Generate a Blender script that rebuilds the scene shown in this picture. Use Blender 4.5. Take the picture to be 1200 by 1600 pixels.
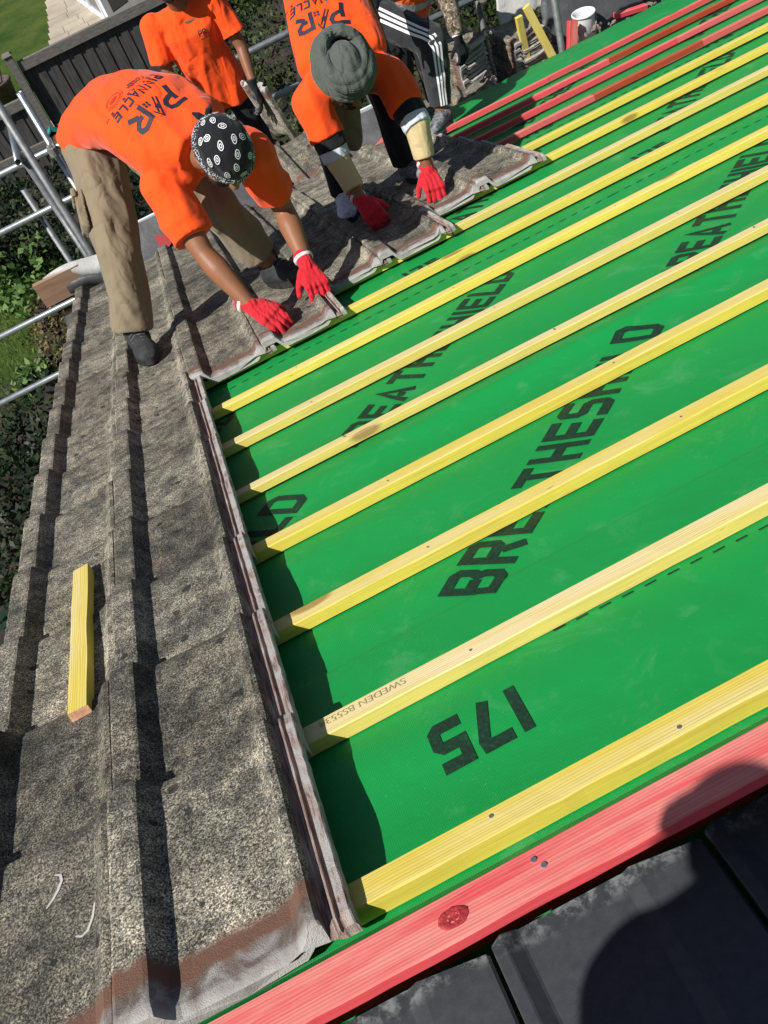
import bpy, bmesh, math, random
import numpy as np
from mathutils import Vector, Matrix, noise
from mathutils.bvhtree import BVHTree
PI = math.pi
S = bpy.context.scene
for o in list(bpy.data.objects): bpy.data.objects.remove(o)

# ------------------------------------------------------------------ frame, camera, light
PITCH = 0.31885887992078077
CP, SP = math.cos(PITCH), math.sin(PITCH)
RM = Matrix(((1, 0, 0), (0, CP, SP), (0, -SP, CP)))       # roof (u across, v down the slope, n out) -> world
def R(u, v, n=0.0): return RM @ Vector((u, v, n))
def Rd(u, v, n=0.0): return (RM @ Vector((u, v, n))).normalized()

def rod(w):
    w = Vector(w); return Matrix.Rotation(w.length, 3, w.normalized())
cam = bpy.data.cameras.new('camera'); co = bpy.data.objects.new('camera', cam)
S.collection.objects.link(co)
Rc = RM @ rod((1.063655570618496, 0.2215610458710804, -0.4531965979853797))
co.matrix_world = Matrix.Translation(R(0.219495403, -0.8555043874, 0.9923759504)) @ Rc.to_4x4()
cam.sensor_fit = 'VERTICAL'; cam.sensor_height = 32.0; cam.lens = 32.0 * 1450.0 / 1600.0
cam.clip_start = 0.02; cam.clip_end = 500
S.camera = co
S.render.resolution_x = 768; S.render.resolution_y = 1024

sun_dir = Rd(0.92, 0.85, -1.0)                            # direction the light travels
W = bpy.data.worlds.new('World'); S.world = W; W.use_nodes = True
nt = W.node_tree; nt.nodes.clear()
sky = nt.nodes.new('ShaderNodeTexSky'); sky.sky_type = 'NISHITA'; sky.sun_disc = False
sky.sun_elevation = math.asin(-sun_dir.z); sky.sun_rotation = math.atan2(-sun_dir.x, -sun_dir.y)
bg = nt.nodes.new('ShaderNodeBackground'); bg.inputs['Strength'].default_value = 0.055
wo = nt.nodes.new('ShaderNodeOutputWorld')
nt.links.new(sky.outputs[0], bg.inputs[0]); nt.links.new(bg.outputs[0], wo.inputs[0])
sl = bpy.data.lights.new('sun', 'SUN'); sl.energy = 5.0; sl.angle = math.radians(0.5); sl.color = (1, .965, .91)
so = bpy.data.objects.new('sun', sl); S.collection.objects.link(so)
so.rotation_euler = sun_dir.to_track_quat('-Z', 'Y').to_euler()
S.view_settings.view_transform = 'Standard'; S.view_settings.look = 'None'
S.view_settings.exposure = 0.22; S.view_settings.gamma = 1.0

# ------------------------------------------------------------------ material helpers
class NB:
    def __init__(s, name):
        s.m = bpy.data.materials.new(name); s.m.use_nodes = True; s.t = s.m.node_tree
        s.b = s.t.nodes['Principled BSDF']
    def n(s, kind, **kw):
        x = s.t.nodes.new('ShaderNode' + kind)
        for k, v in kw.items():
            if k in x.inputs: x.inputs[k].default_value = v
            else: setattr(x, k, v)
        return x
    def l(s, a, b): s.t.links.new(a, b)
    def coord(s, which='Object', scale=(1, 1, 1), rot=(0, 0, 0)):
        c = s.n('TexCoord'); m = s.n('Mapping'); m.inputs['Scale'].default_value = scale; m.inputs['Rotation'].default_value = rot
        if which == 'World':
            g = s.n('NewGeometry'); s.l(g.outputs['Position'], m.inputs[0])
        else: s.l(c.outputs[which], m.inputs[0])
        return m.outputs[0]
    def noise(s, vec, scale, detail=4, rough=.55, dist=0):
        x = s.n('TexNoise'); x.inputs['Scale'].default_value = scale; x.inputs['Detail'].default_value = detail
        x.inputs['Roughness'].default_value = rough; x.inputs['Distortion'].default_value = dist
        s.l(vec, x.inputs['Vector']); return x.outputs['Fac']
    def ramp(s, fac, stops):
        x = s.n('ValToRGB'); e = x.color_ramp.elements
        while len(e) < len(stops): e.new(0.5)
        for i, (p, c) in enumerate(stops):
            e[i].position = p; e[i].color = tuple(c) + (1,) if len(c) == 3 else c
        s.l(fac, x.inputs[0]); return x.outputs[0]
    def rampv(s, fac, a, b):
        x = s.n('MapRange'); x.inputs['From Min'].default_value = a; x.inputs['From Max'].default_value = b
        s.l(fac, x.inputs[0]); return x.outputs[0]
    def mix(s, fac, a, b, mode='MIX'):
        x = s.n('MixRGB', blend_type=mode)
        for i, v in ((0, fac), (1, a), (2, b)):
            if hasattr(v, 'links'): s.l(v, x.inputs[i])
            elif i == 0: x.inputs[0].default_value = v
            else: x.inputs[i].default_value = tuple(v) + (1,)
        return x.outputs[0]
    def math(s, op, a, b=0.0):
        x = s.n('Math', operation=op)
        for i, v in ((0, a), (1, b)):
            if hasattr(v, 'links'): s.l(v, x.inputs[i])
            else: x.inputs[i].default_value = v
        return x.outputs[0]
    def sep(s, vec):
        x = s.n('SeparateXYZ'); s.l(vec, x.inputs[0]); return x.outputs
    def bump(s, h, strength=.5, dist=.01, normal=None):
        x = s.n('Bump'); x.inputs['Strength'].default_value = strength; x.inputs['Distance'].default_value = dist
        s.l(h, x.inputs['Height'])
        if normal is not None: s.l(normal, x.inputs['Normal'])
        return x.outputs[0]
    def done(s, col=None, rough=.8, metal=0, normal=None, spec=.5, sheen=0):
        B = s.b.inputs
        if col is not None:
            if hasattr(col, 'links'): s.l(col, B['Base Color'])
            else: B['Base Color'].default_value = tuple(col) + (1,)
        if hasattr(rough, 'links'): s.l(rough, B['Roughness'])
        else: B['Roughness'].default_value = rough
        B['Metallic'].default_value = metal; B['Specular IOR Level'].default_value = spec
        if sheen: B['Sheen Weight'].default_value = sheen
        if normal is not None: s.l(normal, B['Normal'])
        return s.m

def m_noise(name, a, b, scale=20, rough=.8, bump=.3, bs=None, detail=5, dist=.004, which='Object', metal=0, spec=.4, stretch=(1, 1, 1)):
    k = NB(name); c = k.coord(which, stretch); f = k.noise(c, scale, detail)
    col = k.ramp(f, [(.3, a), (.7, b)])
    h = k.noise(c, bs or scale * 3, 4)
    return k.done(col, rough, metal, k.bump(h, bump, dist), spec)

def m_cloth(name, col, wr=.5, scale=9, rough=.9, var=.18, weave=900):
    k = NB(name); c = k.coord('Object', (1, 1, 1))
    f = k.noise(c, 6, 3); c2 = [x * (1 - var) for x in col]
    cc = k.mix(f, col, c2)
    w1 = k.n('TexWave'); w1.inputs['Scale'].default_value = scale * .55; w1.inputs['Distortion'].default_value = 9; w1.inputs['Detail'].default_value = 2
    w1.inputs['Detail Scale'].default_value = .8; k.l(c, w1.inputs['Vector'])
    f2 = k.noise(c, scale, 2, .5, .8)
    rg = k.math('ABSOLUTE', k.math('SUBTRACT', k.noise(k.coord('Object', (1, 1, .55), (.4, .3, 0)), scale * .9, 2, .45, .6), .5)); rg = k.math('MULTIPLY', k.math('MINIMUM', rg, .10), 2.2)
    h = k.math('ADD', k.math('MULTIPLY', f2, .6), k.math('ADD', k.math('MULTIPLY', w1.outputs['Fac'], .25), rg))
    nb = k.bump(h, wr, .03)
    fine = k.noise(c, weave, 1); nb = k.bump(fine, .15, .001, nb)
    return k.done(cc, rough, 0, nb, .2, .15)

# --- weathered tile: UV carries local (u, v) in metres
def m_tile(name, lock=False):
    k = NB(name); uv = k.coord('UV'); ob = k.coord('World'); s = k.sep(uv)
    oi = k.n('ObjectInfo')
    big = k.noise(ob, 5.5, 5, .62); mid = k.noise(ob, 26, 5, .65); fine = k.noise(ob, 480, 3, .8); gran = k.noise(ob, 260, 2, .6)
    blot = k.ramp(k.math('ADD', k.math('MULTIPLY', big, .5), k.math('MULTIPLY', mid, .5)), [(.36, (.060, .058, .050)), (.455, (.135, .127, .105)), (.545, (.25, .228, .186)), (.67, (.42, .375, .295))])
    tv = k.math('ADD', k.math('MULTIPLY', oi.outputs['Random'], .62), .68)
    tv3 = k.n('CombineXYZ'); [k.l(tv, tv3.inputs[i]) for i in range(3)]
    blot = k.mix(1.0, blot, tv3.outputs[0], 'MULTIPLY')
    g = k.ramp(k.math('ADD', k.math('MULTIPLY', fine, .6), k.math('MULTIPLY', gran, .4)), [(.40, (.05, .05, .05)), (.47, (.55, .55, .55)), (.52, (1.0, 1.0, .98)), (.58, (2.6, 2.55, 2.4))])
    col = k.mix(1.0, blot, g, 'MULTIPLY')
    vor = k.n('TexVoronoi'); vor.inputs['Scale'].default_value = 13; k.l(ob, vor.inputs['Vector'])
    sp = k.math('MULTIPLY', k.math('LESS_THAN', k.math('ADD', vor.outputs['Distance'], k.math('MULTIPLY', mid, .35)), .30), .8)
    col = k.mix(sp, col, (.022, .021, .018))
    v2 = k.n('TexVoronoi'); v2.inputs['Scale'].default_value = 42; k.l(ob, v2.inputs['Vector'])
    sp2 = k.math('MULTIPLY', k.math('LESS_THAN', k.math('ADD', v2.outputs['Distance'], k.math('MULTIPLY', fine, .3)), .27), k.math('GREATER_THAN', big, .47))
    col = k.mix(k.math('MULTIPLY', sp2, .8), col, (.03, .029, .025))
    pit = k.rampv(k.noise(ob, 85, 3, .6), .60, .66); col = k.mix(k.math('MULTIPLY', pit, .6), col, (.035, .033, .028))
    lich = k.rampv(k.noise(ob, 9, 6, .7, .6), .64, .70); col = k.mix(k.math('MULTIPLY', lich, .5), col, (.58, .57, .52))
    # grime gathers along the overlap and beside the roll
    tl = k.math('MULTIPLY', k.rampv(s[1], .36, .42), .45); col = k.mix(tl, col, (.05, .046, .038))
    rust = k.rampv(k.noise(ob, 3.2, 4, .6, .3), .66, .76); col = k.mix(k.math('MULTIPLY', rust, .5), col, (.24, .115, .055))
    # head-lap strip that was covered by the course above: brown, then pale chalky
    wv = k.math('ADD', s[1], k.math('MULTIPLY', k.math('SUBTRACT', k.noise(ob, 16, 4), .5), .05))
    cl = k.noise(ob, 14, 5, .7, 1.0)
    clean = k.ramp(cl, [(.38, (.12, .085, .07)), (.50, (.18, .145, .125)), (.57, (.26, .24, .225)), (.76, (.46, .445, .425))])
    edge = k.n('MapRange'); edge.inputs['From Min'].default_value = .0; edge.inputs['From Max'].default_value = .022; k.l(wv, edge.inputs[0])
    clean = k.mix(k.math('SUBTRACT', 1.0, edge.outputs[0]), clean, (.47, .45, .425))
    brown = k.mix(k.rampv(wv, .038, .052), clean, (.19, .10, .07))
    m1 = k.rampv(wv, .072, .088); 
    col2 = k.mix(m1, brown, col)
    # side lock that was under the neighbouring roll
    lk = k.math('GREATER_THAN', s[0], .2835)
    lc = k.ramp(k.noise(k.coord('UV', (220, 12, 1)), 1, 4, .6, .4), [(.36, (.15, .11, .10)), (.48, (.36, .26, .22)), (.58, (.45, .36, .32)), (.7, (.62, .59, .57))])
    lc = k.mix(k.math('MULTIPLY', k.math('GREATER_THAN', s[0], .3085), k.rampv(cl, .42, .56)), lc, (.47, .45, .43))
    col2 = k.mix(lk, col2, lc)
    h = k.math('ADD', k.math('MULTIPLY', fine, .9), k.math('ADD', k.math('MULTIPLY', mid, .9), k.math('MULTIPLY', gran, .4)))
    nb = k.bump(h, .75, .0045)
    return k.done(col2, .92, 0, nb, .25)

def m_wood(name, pale, yellow, side=None, knots=True, sc=1.0):
    k = NB(name); ob = k.coord('Object', (1, 1, 1)); oi = k.n('ObjectInfo')
    off = k.n('VectorMath', operation='ADD'); k.l(ob, off.inputs[0]); cx = k.n('CombineXYZ'); k.l(k.math('MULTIPLY', oi.outputs['Random'], 37.0), cx.inputs[0]); k.l(k.math('MULTIPLY', oi.outputs['Random'], 11.0), cx.inputs[1]); k.l(cx.outputs[0], off.inputs[1])
    v = off.outputs[0]
    def mp(sx, sy, sz):
        m = k.n('Mapping'); m.inputs['Scale'].default_value = (sx, sy, sz); k.l(v, m.inputs[0]); return m.outputs[0]
    # knots
    vo = k.n('TexVoronoi'); vo.inputs['Scale'].default_value = 1.0; k.l(mp(2.6, 7, 7), vo.inputs['Vector'])
    kd = vo.outputs['Distance']
    kmask = k.math('SUBTRACT', 1.0, k.rampv(kd, .10, .15))
    ring = k.n('TexWave'); ring.wave_type = 'BANDS'; ring.bands_direction = 'Y'; ring.inputs['Scale'].default_value = 60 * sc; ring.inputs['Distortion'].default_value = 6; ring.inputs['Detail'].default_value = 3; ring.inputs['Detail Scale'].default_value = 1.2
    k.l(mp(.06, 1, 1), ring.inputs['Vector'])
    st = k.noise(mp(3, 180, 180), 1, 4, .6); wear = k.noise(mp(2.2, 26, 26), 1, 5, .65, .6)
    base = k.mix(k.rampv(wear, .40, .62), yellow, pale)
    if side is not None:
        sn = k.sep(k.n('TexCoord').outputs['Normal']); base = k.mix(k.rampv(sn[2], .3, .8), side, base)
    dark = [x * .70 for x in yellow]
    base = k.mix(k.math('MULTIPLY', ring.outputs['Fac'], .22), base, dark)
    base = k.mix(k.math('MULTIPLY', k.rampv(st, .5, .75), .30), base, dark)
    if knots: base = k.mix(k.math('MULTIPLY', kmask, .75), base, (yellow[0] * .38, yellow[1] * .25, yellow[2] * .3))
    tv = k.math('ADD', k.math('MULTIPLY', k.math('FRACT', k.math('MULTIPLY', oi.outputs['Random'], 7.3)), .16), .88); t3 = k.n('CombineXYZ'); k.l(tv, t3.inputs[0]); k.l(tv, t3.inputs[1]); k.l(k.math('POWER', tv, 2.0), t3.inputs[2]); base = k.mix(1.0, base, t3.outputs[0], 'MULTIPLY')
    fl = k.math('MULTIPLY', k.rampv(k.noise(mp(14, 60, 60), 1, 3, .6), .70, .78), .55); base = k.mix(fl, base, (.10, .07, .03))
    h = k.math('ADD', st, k.math('MULTIPLY', ring.outputs['Fac'], .35))
    return k.done(base, .75, 0, k.bump(h, .45, .0018), .3)

def m_membrane():
    k = NB('green_membrane'); ob = k.coord('Object'); 
    n1 = k.noise(ob, 3.5, 4); n2 = k.noise(ob, 45, 4, .7)
    base = k.mix(n1, (.004, .245, .046), (.006, .275, .054))
    dust = k.rampv(k.noise(ob, 7, 6, .75, .7), .54, .80)
    speck = k.math('MULTIPLY', k.rampv(k.noise(ob, 210, 2, .5), .69, .74), k.rampv(k.noise(ob, 5, 3), .35, .7))
    base = k.mix(k.math('MULTIPLY', k.math('ADD', k.math('MULTIPLY', dust, .30), k.math('MULTIPLY', speck, .40)), 1.0), base, (.25, .45, .28))
    w1 = k.n('TexWave'); w1.bands_direction = 'X'; w1.inputs['Scale'].default_value = 95; w1.inputs['Distortion'].default_value = .3; k.l(ob, w1.inputs['Vector'])
    w2 = k.n('TexWave'); w2.bands_direction = 'Y'; w2.inputs['Scale'].default_value = 95; w2.inputs['Distortion'].default_value = .3; k.l(ob, w2.inputs['Vector'])
    wv = k.math('MULTIPLY', w1.outputs['Fac'], w2.outputs['Fac'])
    base = k.mix(k.math('MULTIPLY', wv, .45), base, (.012, .38, .09))
    h = k.math('ADD', wv, k.math('MULTIPLY', n2, .15))
    nb = k.bump(h, .35, .0008); nb = k.bump(k.noise(k.coord('Object', (1.6, 2.2, 1)), 4, 3, .5, .2), .25, .02, nb)
    return k.done(base, .55, 0, nb, .35)

M = {}
M['tile'] = m_tile('weathered_concrete')
M['wood_y'] = m_wood('yellow_treated_wood', (.80, .66, .30), (.77, .60, .115), (.80, .64, .10))
M['wood_p'] = m_wood('pale_treated_wood', (.83, .68, .43), (.78, .63, .26), (.80, .64, .16))
M['wood_r'] = m_wood('red_treated_wood', (.82, .28, .25), (.76, .085, .10), (.72, .08, .095))
M['wood_rr'] = m_wood('red_pale_wood', (.78, .27, .24), (.72, .15, .14), (.66, .12, .12))
M['wood_b'] = m_wood('brown_red_wood', (.50, .13, .08), (.40, .07, .035), (.36, .05, .018))
M['wood_o'] = m_wood('aged_grey_wood', (.23, .19, .155), (.13, .11, .09), None, True)
M['wood_t'] = m_wood('board_wood', (.42, .27, .20), (.33, .20, .14), None, False)
M['membrane'] = m_membrane()
def ink():
    k = NB('black_ink'); ob = k.coord('World'); f = k.noise(ob, 160, 4, .7)
    w = k.rampv(k.noise(ob, 22, 4, .7), .58, .8)
    c = k.ramp(f, [(.35, (.006, .022, .012)), (.62, (.012, .045, .022)), (.8, (.01, .14, .045))])
    return k.done(k.mix(k.math('MULTIPLY', w, .45), c, (.01, .16, .05)), .6, 0, None, .3)
M['ink'] = ink()
def dark_tile():
    k = NB('new_dark_concrete'); ob = k.coord('World'); uv = k.sep(k.coord('UV'))
    f = k.noise(ob, 60, 5, .7); c = k.ramp(f, [(.3, (.034, .037, .044)), (.7, (.052, .056, .064))])
    wv = k.math('ADD', uv[1], k.math('MULTIPLY', k.math('SUBTRACT', k.noise(ob, 20, 4), .5), .03))
    eff = k.math('MULTIPLY', k.math('MULTIPLY', k.rampv(wv, .030, .008), k.rampv(k.noise(ob, 30, 6, .75, .3), .48, .60)), .6)
    c = k.mix(eff, c, (.30, .31, .32))
    sm = k.math('MULTIPLY', k.rampv(k.noise(ob, 26, 7, .85, .3), .66, .72), .25); c = k.mix(sm, c, (.22, .24, .25))
    return k.done(c, .55, 0, k.bump(k.noise(ob, 500, 3, .7), .3, .0012), .4)
M['dtile'] = dark_tile()
M['galv'] = m_noise('galvanised_steel', (.27, .30, .32), (.42, .45, .47), 30, .38, .15, 120, metal=.75, which='World')
M['galv2'] = m_noise('dull_steel', (.14, .15, .15), (.24, .25, .25), 25, .55, .2, 90, metal=.5, which='World')
M['clamp'] = m_noise('clamp_steel', (.25, .25, .24), (.48, .47, .43), 60, .45, .6, 150, metal=.6, which='World')
M['nail'] = NB('nail_steel').done((.42, .46, .5), .35, .85)
M['orange'] = m_cloth('orange_cloth', (1.0, .088, .008), .5, 8, .85, .08)
M['khaki'] = m_cloth('khaki_cloth', (.25, .20, .13), .6, 9, .95, .2)
M['olive'] = m_cloth('olive_cloth', (.20, .165, .11), .6, 9, .95, .2)
M['black'] = m_cloth('black_cloth', (.012, .013, .016), .5, 9, .85)
M['charcoal'] = m_cloth('charcoal_cloth', (.035, .036, .04), .5, 9, .85)
M['white'] = NB('white_stripe').done((.82, .83, .85), .7)
M['cream'] = m_cloth('cream_cloth', (.66, .52, .28), .35, 10, .9)
M['cuffw'] = m_cloth('pale_blue_cloth', (.62, .66, .74), .3, 12, .9)
M['turban'] = m_cloth('turban_cloth', (.090, .105, .092), .55, 15, .95, .15)
M['redglove'] = m_cloth('red_knit', (.62, .018, .03), .35, 30, .8, .15, 500)
M['greyglove'] = m_noise('grey_rubber', (.05, .055, .06), (.10, .10, .11), 60, .6, .4)
M['boot'] = m_noise('dark_suede', (.018, .02, .022), (.045, .048, .05), 30, .85, .6, 90)
M['sole'] = m_noise('sole_rubber', (.012, .012, .012), (.03, .03, .03), 40, .7, .3)
M['lace'] = NB('lace').done((.10, .10, .10), .8)
M['trainer'] = m_noise('grey_trainer', (.03, .033, .036), (.30, .31, .33), 38, .75, .3, 120)
M['trainerw'] = m_noise('white_trainer', (.30, .34, .42), (.7, .72, .76), 70, .7, .3, 120)
def skin(name, c):
    k = NB(name); ob = k.coord('Object'); f = k.noise(ob, 30, 5, .6)
    cc = k.mix(f, c, [x * .72 for x in c])
    m = k.done(cc, .5, 0, k.bump(k.noise(ob, 120, 4, .6), .2, .002), .4)
    k.b.inputs['Subsurface Weight'].default_value = .08; k.b.inputs['Subsurface Radius'].default_value = (.01, .004, .002); k.b.inputs['Subsurface Scale'].default_value = .5
    return m
M['skin1'] = skin('tan_skin', (.31, .130, .064)); M['skin2'] = skin('brown_skin', (.27, .11, .055))
M['beard'] = m_noise('dark_beard', (.008, .006, .005), (.03, .02, .015), 90, .9, .6, 300)
M['fencewood'] = m_noise('grey_fence_wood', (.035, .033, .032), (.10, .093, .085), 6, .9, .5, 30, stretch=(6, 6, .6), which='World')
M['rail'] = m_noise('grey_rail_wood', (.11, .10, .09), (.21, .19, .17), 9, .9, .5, 40, stretch=(1, 4, 4), which='World')
M['brick'] = m_noise('orange_brick', (.42, .14, .065), (.58, .21, .10), 14, .9, .5, 60, which='World')
M['slate'] = m_noise('grey_slate', (.05, .055, .065), (.09, .095, .105), 20, .6, .3, which='World')
M['stone'] = m_noise('patio_stone', (.30, .26, .20), (.46, .40, .31), 1.2, .9, .3, 12, which='World')
M['plastic'] = NB('white_plastic').done((.72, .75, .78), .35, 0, None, .5)
M['glass'] = NB('dark_window_glass').done((.03, .035, .04), .08, 0, None, .8)
M['greysheet'] = m_noise('grey_sheet', (.055, .055, .058), (.12, .12, .125), 5, .55, .8, 9, dist=.02, which='World')
M['palesheet'] = m_noise('pale_sheet', (.38, .38, .36), (.52, .52, .50), 6, .5, .6, 9, dist=.02, which='World')
M['darksheet'] = m_noise('dark_sheet', (.045, .047, .05), (.075, .078, .082), 6, .5, .5, 7, dist=.03, which='World')
M['redprint'] = NB('red_print').done((.32, .03, .03), .6)
M['teal'] = NB('teal_paint').done((.03, .22, .19), .6)
M['clay'] = m_noise('dark_clay', (.05, .04, .035), (.12, .09, .07), 20, .8, .3)
M['debris'] = m_noise('broken_mortar', (.10, .085, .07), (.26, .22, .18), 50, .95, .6, which='World')

# ------------------------------------------------------------------ object helpers
COL = S.collection
def tag(o, label=None, cat=None, group=None, kind=None):
    if label: o['label'] = label
    if cat: o['category'] = cat
    if group: o['group'] = group
    if kind: o['kind'] = kind
    return o
def empty(name, loc, label, cat, group=None):
    o = bpy.data.objects.new(name, None); o.empty_display_size = .05; COL.objects.link(o); o.location = loc
    return tag(o, label, cat, group)
def link_mesh(name, me, mat=None, parent=None, mw=None):
    if mat is not None and not me.materials: me.materials.append(mat)
    o = bpy.data.objects.new(name, me); COL.objects.link(o)
    if parent is not None: o.parent = parent
    if mw is not None: o.matrix_local = mw
    return o
def mesh_from(verts, faces, uv=None, smooth=False):
    me = bpy.data.meshes.new('m'); me.from_pydata([tuple(v) for v in verts], [], faces)
    if uv is not None:
        L = me.uv_layers.new(name='UVMap'); idx = np.zeros(len(me.loops), dtype=np.int32); me.loops.foreach_get('vertex_index', idx)
        L.data.foreach_set('uv', np.asarray(uv, dtype=np.float32)[idx].ravel())
    if smooth: me.polygons.foreach_set('use_smooth', [True] * len(me.polygons))
    me.update(); return me
def obj(name, verts, faces, mat, parent=None, uv=None, smooth=False, origin=None):
    """verts are world coordinates; a part is stored relative to its parent's location"""
    org = Vector(parent.location) if parent is not None and origin is None else (Vector(origin) if origin is not None else None)
    if parent is not None:
        base = Vector((0, 0, 0)); p = parent
        while p is not None: base += Vector(p.location); p = p.parent
        vv = [Vector(v) - base for v in verts]; loc = Vector((0, 0, 0))
    else:
        if origin is None:
            a = np.array([tuple(v) for v in verts]); origin = Vector(((a[:, 0].min() + a[:, 0].max()) / 2, (a[:, 1].min() + a[:, 1].max()) / 2, a[:, 2].min()))
        vv = [Vector(v) - origin for v in verts]; loc = Vector(origin)
    o = link_mesh(name, mesh_from(vv, faces, uv, smooth), mat, parent); o.location = loc
    return o
class MB:
    def __init__(s): s.v = []; s.f = []
    def add(s, v, f):
        k = len(s.v); s.v += [Vector(x) for x in v]; s.f += [tuple(i + k for i in q) for q in f]; return s
    def box(s, c, h, A=None, top=1.0):
        """box at centre c, half sizes h, axes matrix A (columns)"""
        A = A or Matrix.Identity(3); c = Vector(c); v = []
        for z in (-1, 1):
            t = top if z > 0 else 1
            for x, y in ((-1, -1), (1, -1), (1, 1), (-1, 1)): v.append(c + A @ Vector((x * h[0] * t, y * h[1] * t, z * h[2])))
        return s.add(v, [(3, 2, 1, 0), (4, 5, 6, 7), (0, 1, 5, 4), (1, 2, 6, 5), (2, 3, 7, 6), (3, 0, 4, 7)])
    def tube(s, p0, p1, r0, r1=None, n=14, cap=True, hollow=0):
        r1 = r0 if r1 is None else r1; p0 = Vector(p0); p1 = Vector(p1); d = (p1 - p0).normalized()
        a = d.orthogonal().normalized(); b = d.cross(a); v = []; f = []
        for p, r in ((p0, r0), (p1, r1)):
            for i in range(n):
                t = 2 * PI * i / n; v.append(p + (a * math.cos(t) + b * math.sin(t)) * r)
        f = [(i, (i + 1) % n, n + (i + 1) % n, n + i) for i in range(n)]
        if hollow:
            for p, r in ((p0, hollow), (p1, hollow)):
                for i in range(n):
                    t = 2 * PI * i / n; v.append(p + (a * math.cos(t) + b * math.sin(t)) * r)
            for i in range(n):
                j = (i + 1) % n
                f += [(2 * n + j, 2 * n + i, 3 * n + i, 3 * n + j), (j, i, 2 * n + i, 2 * n + j), (n + i, n + j, 3 * n + j, 3 * n + i)]
        elif cap: f += [tuple(range(n - 1, -1, -1)), tuple(range(n, 2 * n))]
        return s.add(v, f)
    def capsule(s, p0, p1, r0, r1=None, n=16, flat0=False, flat1=False):
        r1 = r0 if r1 is None else r1; p0 = Vector(p0); p1 = Vector(p1); d = p1 - p0
        if d.length < 1e-6: d = Vector((0, 0, 1)); p1 = p0 + d * 1e-4
        d.normalize(); a = d.orthogonal().normalized(); b = d.cross(a); rings = []
        for k in range(5 if not flat0 else 0):
            t = PI / 2 * k / 5; rings.append((p0 - d * r0 * math.cos(t), r0 * math.sin(t)))
        rings.append((p0, r0)); rings.append((p1, r1))
        for k in range(1, 6 if not flat1 else 1):
            t = PI / 2 * k / 5; rings.append((p1 + d * r1 * math.sin(t), r1 * math.cos(t)))
        v = []; f = []
        for c, r in rings:
            for i in range(n):
                t = 2 * PI * i / n; v.append(c + (a * math.cos(t) + b * math.sin(t)) * max(r, 1e-5))
        m = len(rings)
        for q in range(m - 1):
            for i in range(n):
                j = (i + 1) % n; f.append((q * n + i, q * n + j, q * n + n + j, q * n + n + i))
        f += [tuple(range(n - 1, -1, -1)), tuple(range((m - 1) * n, m * n))]
        return s.add(v, f)
    def limb(s, pts, rad, flat_end=False, flat_start=False):
        for i in range(len(pts) - 1):
            s.capsule(pts[i], pts[i + 1], rad[i], rad[i + 1], flat1=flat_end and i == len(pts) - 2, flat0=flat_start and i == 0)
        return s
    def loft(s, secs, n=28, p=2.2):
        """secs: (centre, xaxis, yaxis, rx, ry)"""
        v = []; f = []
        for c, X, Y, rx, ry in secs:
            for i in range(n):
                t = 2 * PI * i / n; ct, st = math.cos(t), math.sin(t)
                x = math.copysign(abs(ct) ** (2 / p), ct); y = math.copysign(abs(st) ** (2 / p), st)
                v.append(Vector(c) + Vector(X) * rx * x + Vector(Y) * ry * y)
        m = len(secs)
        for q in range(m - 1):
            for i in range(n):
                j = (i + 1) % n; f.append((q * n + i, q * n + j, q * n + n + j, q * n + n + i))
        f += [tuple(range(n - 1, -1, -1)), tuple(range((m - 1) * n, m * n))]
        return s.add(v, f)
    def ellipsoid(s, c, A, r, n=24, m=14):
        c = Vector(c); v = []; f = []
        for k in range(1, m):
            t = PI * k / m
            for i in range(n):
                q = 2 * PI * i / n; v.append(c + A @ Vector((r[0] * math.sin(t) * math.cos(q), r[1] * math.sin(t) * math.sin(q), r[2] * math.cos(t))))
        for k in range(m - 2):
            for i in range(n):
                j = (i + 1) % n; f.append((k * n + i, (k + 1) * n + i, (k + 1) * n + j, k * n + j))
        f += [tuple(range(n)), tuple(range((m - 1) * n - 1, (m - 2) * n - 1, -1))]
        return s.add(v, f)
    def build(s, name, mat, parent=None, smooth=False, uv=None, origin=None):
        return obj(name, s.v, s.f, mat, parent, uv, smooth, origin)

def remeshed(mb, voxel, smooth_iter=4, disp=None):
    """one continuous closed surface from overlapping closed shapes"""
    me = mesh_from(mb.v, mb.f); bm = bmesh.new(); bm.from_mesh(me); bmesh.ops.recalc_face_normals(bm, faces=bm.faces); bm.to_mesh(me); bm.free()
    o = bpy.data.objects.new('tmp', me); COL.objects.link(o)
    r = o.modifiers.new('r', 'REMESH'); r.mode = 'VOXEL'; r.voxel_size = voxel; r.adaptivity = 0
    if smooth_iter:
        m = o.modifiers.new('s', 'SMOOTH'); m.factor = .6; m.iterations = smooth_iter
    dg = bpy.context.evaluated_depsgraph_get(); ev = o.evaluated_get(dg); out = bpy.data.meshes.new_from_object(ev)
    bpy.data.objects.remove(o); bpy.data.meshes.remove(me)
    if disp is not None:
        n = len(out.vertices); co_ = np.zeros(n * 3); no = np.zeros(n * 3); out.vertices.foreach_get('co', co_); out.vertices.foreach_get('normal', no)
        co_ = co_.reshape(-1, 3); no = no.reshape(-1, 3); d = np.array([disp(Vector(c), Vector(k)) for c, k in zip(co_, no)])
        out.vertices.foreach_set('co', (co_ + no * d[:, None]).ravel())
    out.polygons.foreach_set('use_smooth', [True] * len(out.polygons)); out.update()
    return out
def place_mesh(name, me, mat, parent):
    base = Vector((0, 0, 0)); p = parent
    while p is not None: base += Vector(p.location); p = p.parent
    me.transform(Matrix.Translation(-base)); me.materials.clear(); me.materials.append(mat)
    return link_mesh(name, me, None, parent)
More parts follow.
